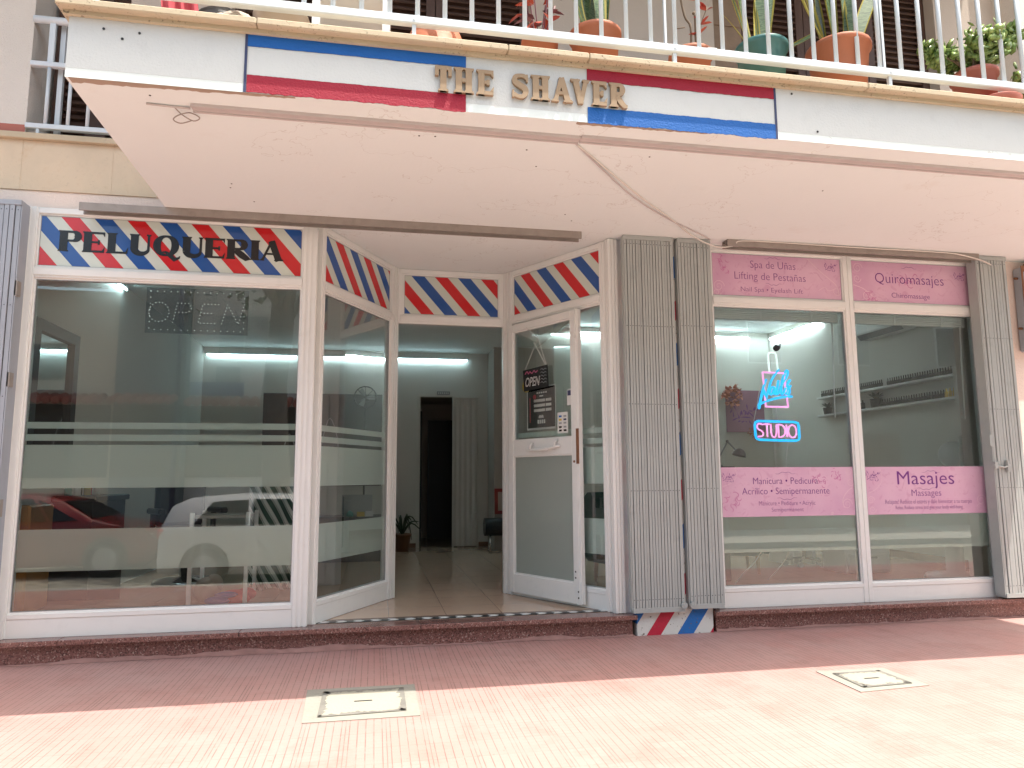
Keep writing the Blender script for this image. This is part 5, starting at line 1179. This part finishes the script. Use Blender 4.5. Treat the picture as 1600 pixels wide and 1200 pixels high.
armchair('dark green velvet armchair seen behind the open door', 2.62, 1.55, R(20)); armchair('dark green velvet armchair behind the Manicura sticker', 4.02, 2.15, R(-15))
t = thing('nail_table', 'white manicure table with panel legs in the nail studio', 'table', (4.75, 2.75, FZ)); g = MB(); g.bevbox(-.62, .62, -.26, .26, .72, .76, .008); obj('top', g, M['white_plastic'], t); g = MB(); g.box(-.60, .30, -.22, -.20, .26, .72); obj('front_panel', g, M['white_plastic'], t)
for x in (-.58, .28, .58): g = MB(); g.box(x-.025, x+.025, -.24, .24, 0, .72); obj('leg', g, M['white_plastic'], t)
t = thing('lamp_stand_table', 'tall black side stand left of the neon sign', 'stand', (3.56, 1.5, FZ)); g = MB(); g.bevbox(-.10, .10, -.10, .10, 0, 1.15, .01); obj('body', g, M['black'], t); g = MB(); g.bevbox(-.16, .16, -.16, .16, 1.15, 1.18, .005); obj('top', g, M['black'], t)
t = thing('desk_lamp', 'grey jointed desk lamp beside the right edge of the shutter', 'lamp', (3.58, 1.5, FZ+1.181)); g = MB(); g.lathe([(.001, 0), (.08, 0), (.075, .02), (.001, .025)], 18); obj('base', g, M['grey_plastic'], t); g = MB(); g.tube([(0, 0, .02), (.15, 0, .27)], .009, 6); g.tube([(.15, 0, .27), (.24, 0, .18)], .009, 6); g.ball((.15, 0, .27), .018, 8, 6); obj('arm', g, M['grey_plastic'], t); g = MB(); g.M = Matrix.Translation((.27, -.02, .135)) @ Matrix.Rotation(R(15), 4, 'Y'); g.lathe([(.075, -.02), (.07, .01), (.045, .045), (.02, .06), (.001, .062)], 18); obj('shade', g, M['grey_plastic'], t)
t = thing('drawer_box', 'low white plastic drawer box on the studio floor', 'drawer box', (5.43, 1.85, FZ)); g = MB(); g.bevbox(-.28, .28, -.22, .22, 0, .29, .015); obj('case', g, M['white_plastic'], t); g = MB(); g.bevbox(-.25, .25, -.235, -.221, .03, .21, .006); obj('drawer_front', g, M['white_plastic'], t); g = MB(); g.bevbox(-.1, .1, -.245, -.236, .16, .18, .004); obj('handle', g, M['grey_plastic'], t)
t = thing('rolling_stool', 'round black stool on castors between table and drawer box', 'stool', (5.10, 2.35, FZ)); g = MB(); g.lathe([(.001, .40), (.18, .40), (.19, .43), (.18, .48), (.001, .49)], 20); obj('seat', g, M['leather'], t); g = MB(); g.tube([(0, 0, .1), (0, 0, .40)], .025, 8); obj('column', g, M['chrome'], t)
for k in range(5):
    a = R(72*k+10); g = MB(); g.tube([(0, 0, .11), (.22*math.cos(a), .22*math.sin(a), .08)], .014, 6); g.disc((.22*math.cos(a), .22*math.sin(a), .035), .033, 'y', 12, .012); obj('castor', g, M['grey_plastic'], t)

# ------------------------------------------------------------------ across the street (seen in the window reflections)
def tiles(par, x0, x1, z, y):
    g = MB(); n = int((x1-x0)/.22)
    for i in range(n): x = x0+.22*i+.11; g.tube([(x, y-.02, z+.16), (x, y+.55, z)], .095, 8)
    return obj('tile_eave', g, M['terra_red'], par)
t = thing('opposite_house', 'pale grey house with louvred vents reflected in the left window', 'building', (0, -14, 0)); W_ = plain('grey_render', (.72, .71, .66), .9, bs=.2); dkb = plain('dark_brown_shade', (.07, .055, .04), .6, var=.4, vs=2)  # dark brown bands below the eaves, with the shade there put into colour
g = MB(); g.box(-4.75, 9, -6, 0, -.6, 9); obj('wall', g, W_, t); g = MB(); g.box(-4.74, 8.98, .001, .06, 1.3, 3.12); obj('shopfront', g, dkb, t); tiles(t, -4.75, 9, 3.15, .05)
for a, b, z0_, z1_ in ((-4.05, -3.45, 4.5, 5.5), (-3.40, -2.85, 4.5, 5.5), (-4.1, -3.5, 3.75, 4.15), (-.6, .3, 4.4, 5.8), (2.0, 2.9, 4.4, 5.8), (4.5, 5.4, 4.4, 5.8)): louvre(t, a, b, z0_, z1_, .01, 'louvre_vent', pitch=.14, mat='shutter')
g = MB(); g.box(-4.74, -3.4, .001, .04, 3.4, 3.75); obj('blue_panel', g, plain('blue_panel_paint', (.10, .12, .30), .7), t)
t = thing('opposite_house', 'narrow dark blue grey house with a drainpipe reflected in the left window', 'building', (0, -14, 0)); g = MB(); g.box(-6.4, -4.77, -6, .35, -.6, 9); obj('wall', g, plain('blue_grey_render', (.17, .215, .235), .9, bs=.2), t); g = MB(); g.tube([(-4.92, .42, -.3), (-4.92, .42, 9)], .06, 8); obj('drainpipe', g, M['navy'], t); g = MB(); g.box(-6.38, -4.8, .351, .40, 1.3, 3.1); obj('shopfront', g, dkb, t); tiles(t, -6.4, -4.77, 3.15, .4)
t = thing('opposite_house', 'beige house with tiled roof edge reflected at the left of the window', 'building', (0, -14, 0)); g = MB(); g.box(-18, -6.42, -6, .2, -.6, 6.0); obj('wall', g, plain('beige_render', (.66, .56, .43), .9, bs=.2), t); tiles(t, -18, -6.42, 6.05, .1); tiles(t, -18, -6.42, 3.15, .25); g = MB(); g.box(-17.9, -6.5, .201, .25, 1.3, 3.1); obj('shopfront', g, dkb, t)
for x in (-8.1, -10.5, -13): f = obj('window', MB().box(x-.5, x+.5, .18, .23, 3.7, 4.6), M['brown_wood'], t); louvre(f, x-.45, x+.45, 3.75, 4.55, .235, pitch=.12, mat='louver')
t = thing('opposite_house', 'long ochre house row across the street facing the nail studio', 'building', (0, -14, 0)); g = MB(); g.box(9.05, 34, -6, 0, -.6, 9); obj('wall', g, plain('ochre_render', (.30, .27, .22), .9, bs=.2), t)
for x in (11.5, 14.5, 18, 21.5, 25): f = obj('window', MB().box(x-.55, x+.55, -.02, .03, 4.6, 5.9), M['paper'], t); louvre(f, x-.5, x+.5, 4.65, 5.85, .035, 'louvre_shutter', pitch=.12, mat='louver')
for x in (11, 15, 19, 23, 27): obj('door', MB().box(x-.9, x+.9, -.02, .02, -.31, 2.5), M['brown_wood'], t)
t = thing('street_tree', 'street tree on the far pavement reflected in the left window', 'tree', (-2.2, -11.2, -.31))
g = MB(); g.tube(crom([(0, 0, 0), (.05, 0, 1.5), (-.06, .02, 3.2), (.05, 0, 5.0), (.1, 0, 6.2)], 4), [.36]*3+[.30]*6+[.26]*8, 12)
for k in range(6): a = k*1.05; g.tube(crom([(.05, 0, 4.8+.2*k), (.6*math.cos(a), .6*math.sin(a), 5.9+.1*k), (1.5*math.cos(a), 1.5*math.sin(a), 6.6+.15*k)], 3), [.11, .1, .09, .08, .06, .05, .03], 6)
obj('trunk', g, plain('grey_bark', (.20, .17, .14), .9, var=.4, vs=6, bs=.8, bsc=20), t)
g = MB()
for k in range(1500):
    a = rnd.uniform(0, 6.28); q = 2.1*rnd.random()**.5; c = (q*math.cos(a), q*math.sin(a), 7.1+rnd.gauss(0, .65)); leaf_quad(g, c, (rnd.uniform(-1, 1), rnd.uniform(-1, 1), rnd.uniform(-1, .4)), .22, .12)
obj('crown', g, M['green_leaf'], t)
def car(label, x, y, col, flip=1):
    """hatchback, nose towards +x"""
    t = thing('parked_car', label, 'car', (x, y, -.45), 0 if flip > 0 else PI, 'cars parked in the street')
    pm = plain('car_paint_'+col[0], col[1], .25, var=.03, coat=.6)
    st = [(-2.0, .30, .72, .72, .70), (-1.96, .24, .86, .95, .80), (-1.82, .22, .90, 1.28, .84), (-1.55, .22, .93, 1.40, .86), (-.8, .20, .93, 1.46, .87), (.0, .20, .93, 1.44, .87), (.45, .20, .93, 1.34, .87), (1.0, .20, .93, 1.02, .87), (1.2, .2, .92, .97, .87), (1.75, .22, .84, .86, .84), (1.98, .26, .72, .72, .78), (2.03, .32, .60, .60, .66)]
    g = MB(); V = []
    for (sx, zb_, zs_, zr, hw) in st:
        rw = hw*(1-.28*max(0, zr-zs_)/.5); V += [(sx, -hw*.94, zb_), (sx, -hw, zb_+.15), (sx, -hw, zs_-.05), (sx, -hw*.985, zs_), (sx, -rw, zr-.03*(zr > zs_)), (sx, -rw*.85, zr), (sx, rw*.85, zr), (sx, rw, zr-.03*(zr > zs_)), (sx, hw*.985, zs_), (sx, hw, zs_-.05), (sx, hw, zb_+.15), (sx, hw*.94, zb_)]
    m_ = 12; F = [(i*m_+k, (i+1)*m_+k, (i+1)*m_+(k+1) % m_, i*m_+(k+1) % m_) for i in range(len(st)-1) for k in range(m_)]+[tuple(range(m_)), tuple(range(len(V)-1, len(V)-m_-1, -1))]
    g.add(V, F, True); obj('body', g, pm, t)
    gm = M['black_ink']
    for s in (-1, 1):
        def wp(px, pz):
            fr = (pz-.93)/.5; return (px, s*(.87*(1-.28*max(0, fr)*1.0)+.012), pz)
        for poly in ([(-1.45, .99), (-.62, .98), (-.66, 1.36), (-1.2, 1.33)], [(-.55, .98), (.30, .98), (-.02, 1.37), (-.58, 1.37)], [(.36, .98), (.80, .99), (.20, 1.30), (.06, 1.36)]):
            g = MB(); P_ = [wp(*q) for q in poly]; P2 = [(a, b-s*.01, c) for a, b, c in P_]; g.add(P_+P2, [(0, 1, 2, 3), (7, 6, 5, 4)]+[(i, i+4, (i+1) % 4+4, (i+1) % 4) for i in range(4)]); obj('side_window', g, gm, t)
        for wx in (-1.25, 1.28):
            g = MB(); g.M = Matrix.Translation((wx, s*.79, .31)) @ Matrix.Rotation(PI/2, 4, 'X'); g.lathe([(.20, -.105), (.30, -.105), (.315, -.08), (.315, .08), (.30, .105), (.20, .105)], 24); o = obj('wheel', g, M['black'], t)
            g = MB(); g.disc((wx, s*.885, .31), .205, 'y', 20, .008); obj('rim', g, M['grey_plastic'], o)
            g = MB(); g.disc((wx, s*.868, .33), .37, 'y', 24, .01); obj('wheel_arch', g, M['black'], t)
        g = MB(); g.bevbox(1.80, 1.98, s*.66-.09, s*.66+.09, .62, .74, .02); obj('headlight', g, M['paper'], t); g = MB(); g.bevbox(-2.0, -1.84, s*.70-.10, s*.70+.10, .78, .92, .02); obj('tail_light', g, M['redcloth'], t)
    g = MB(); g.add([(.50, -.62, 1.33), (.50, .62, 1.33), (1.02, .74, 1.045), (1.02, -.74, 1.045)], [(0, 3, 2, 1)]); obj('windscreen', g, gm, t)
car('white hatchback parked on the near side, reflected in the left window', -1.35, -7.45, ('white', (.66, .67, .68)))
car('red hatchback parked across the road, reflected in the left window', -5.9, -9.2, ('red', (.22, .006, .006)))
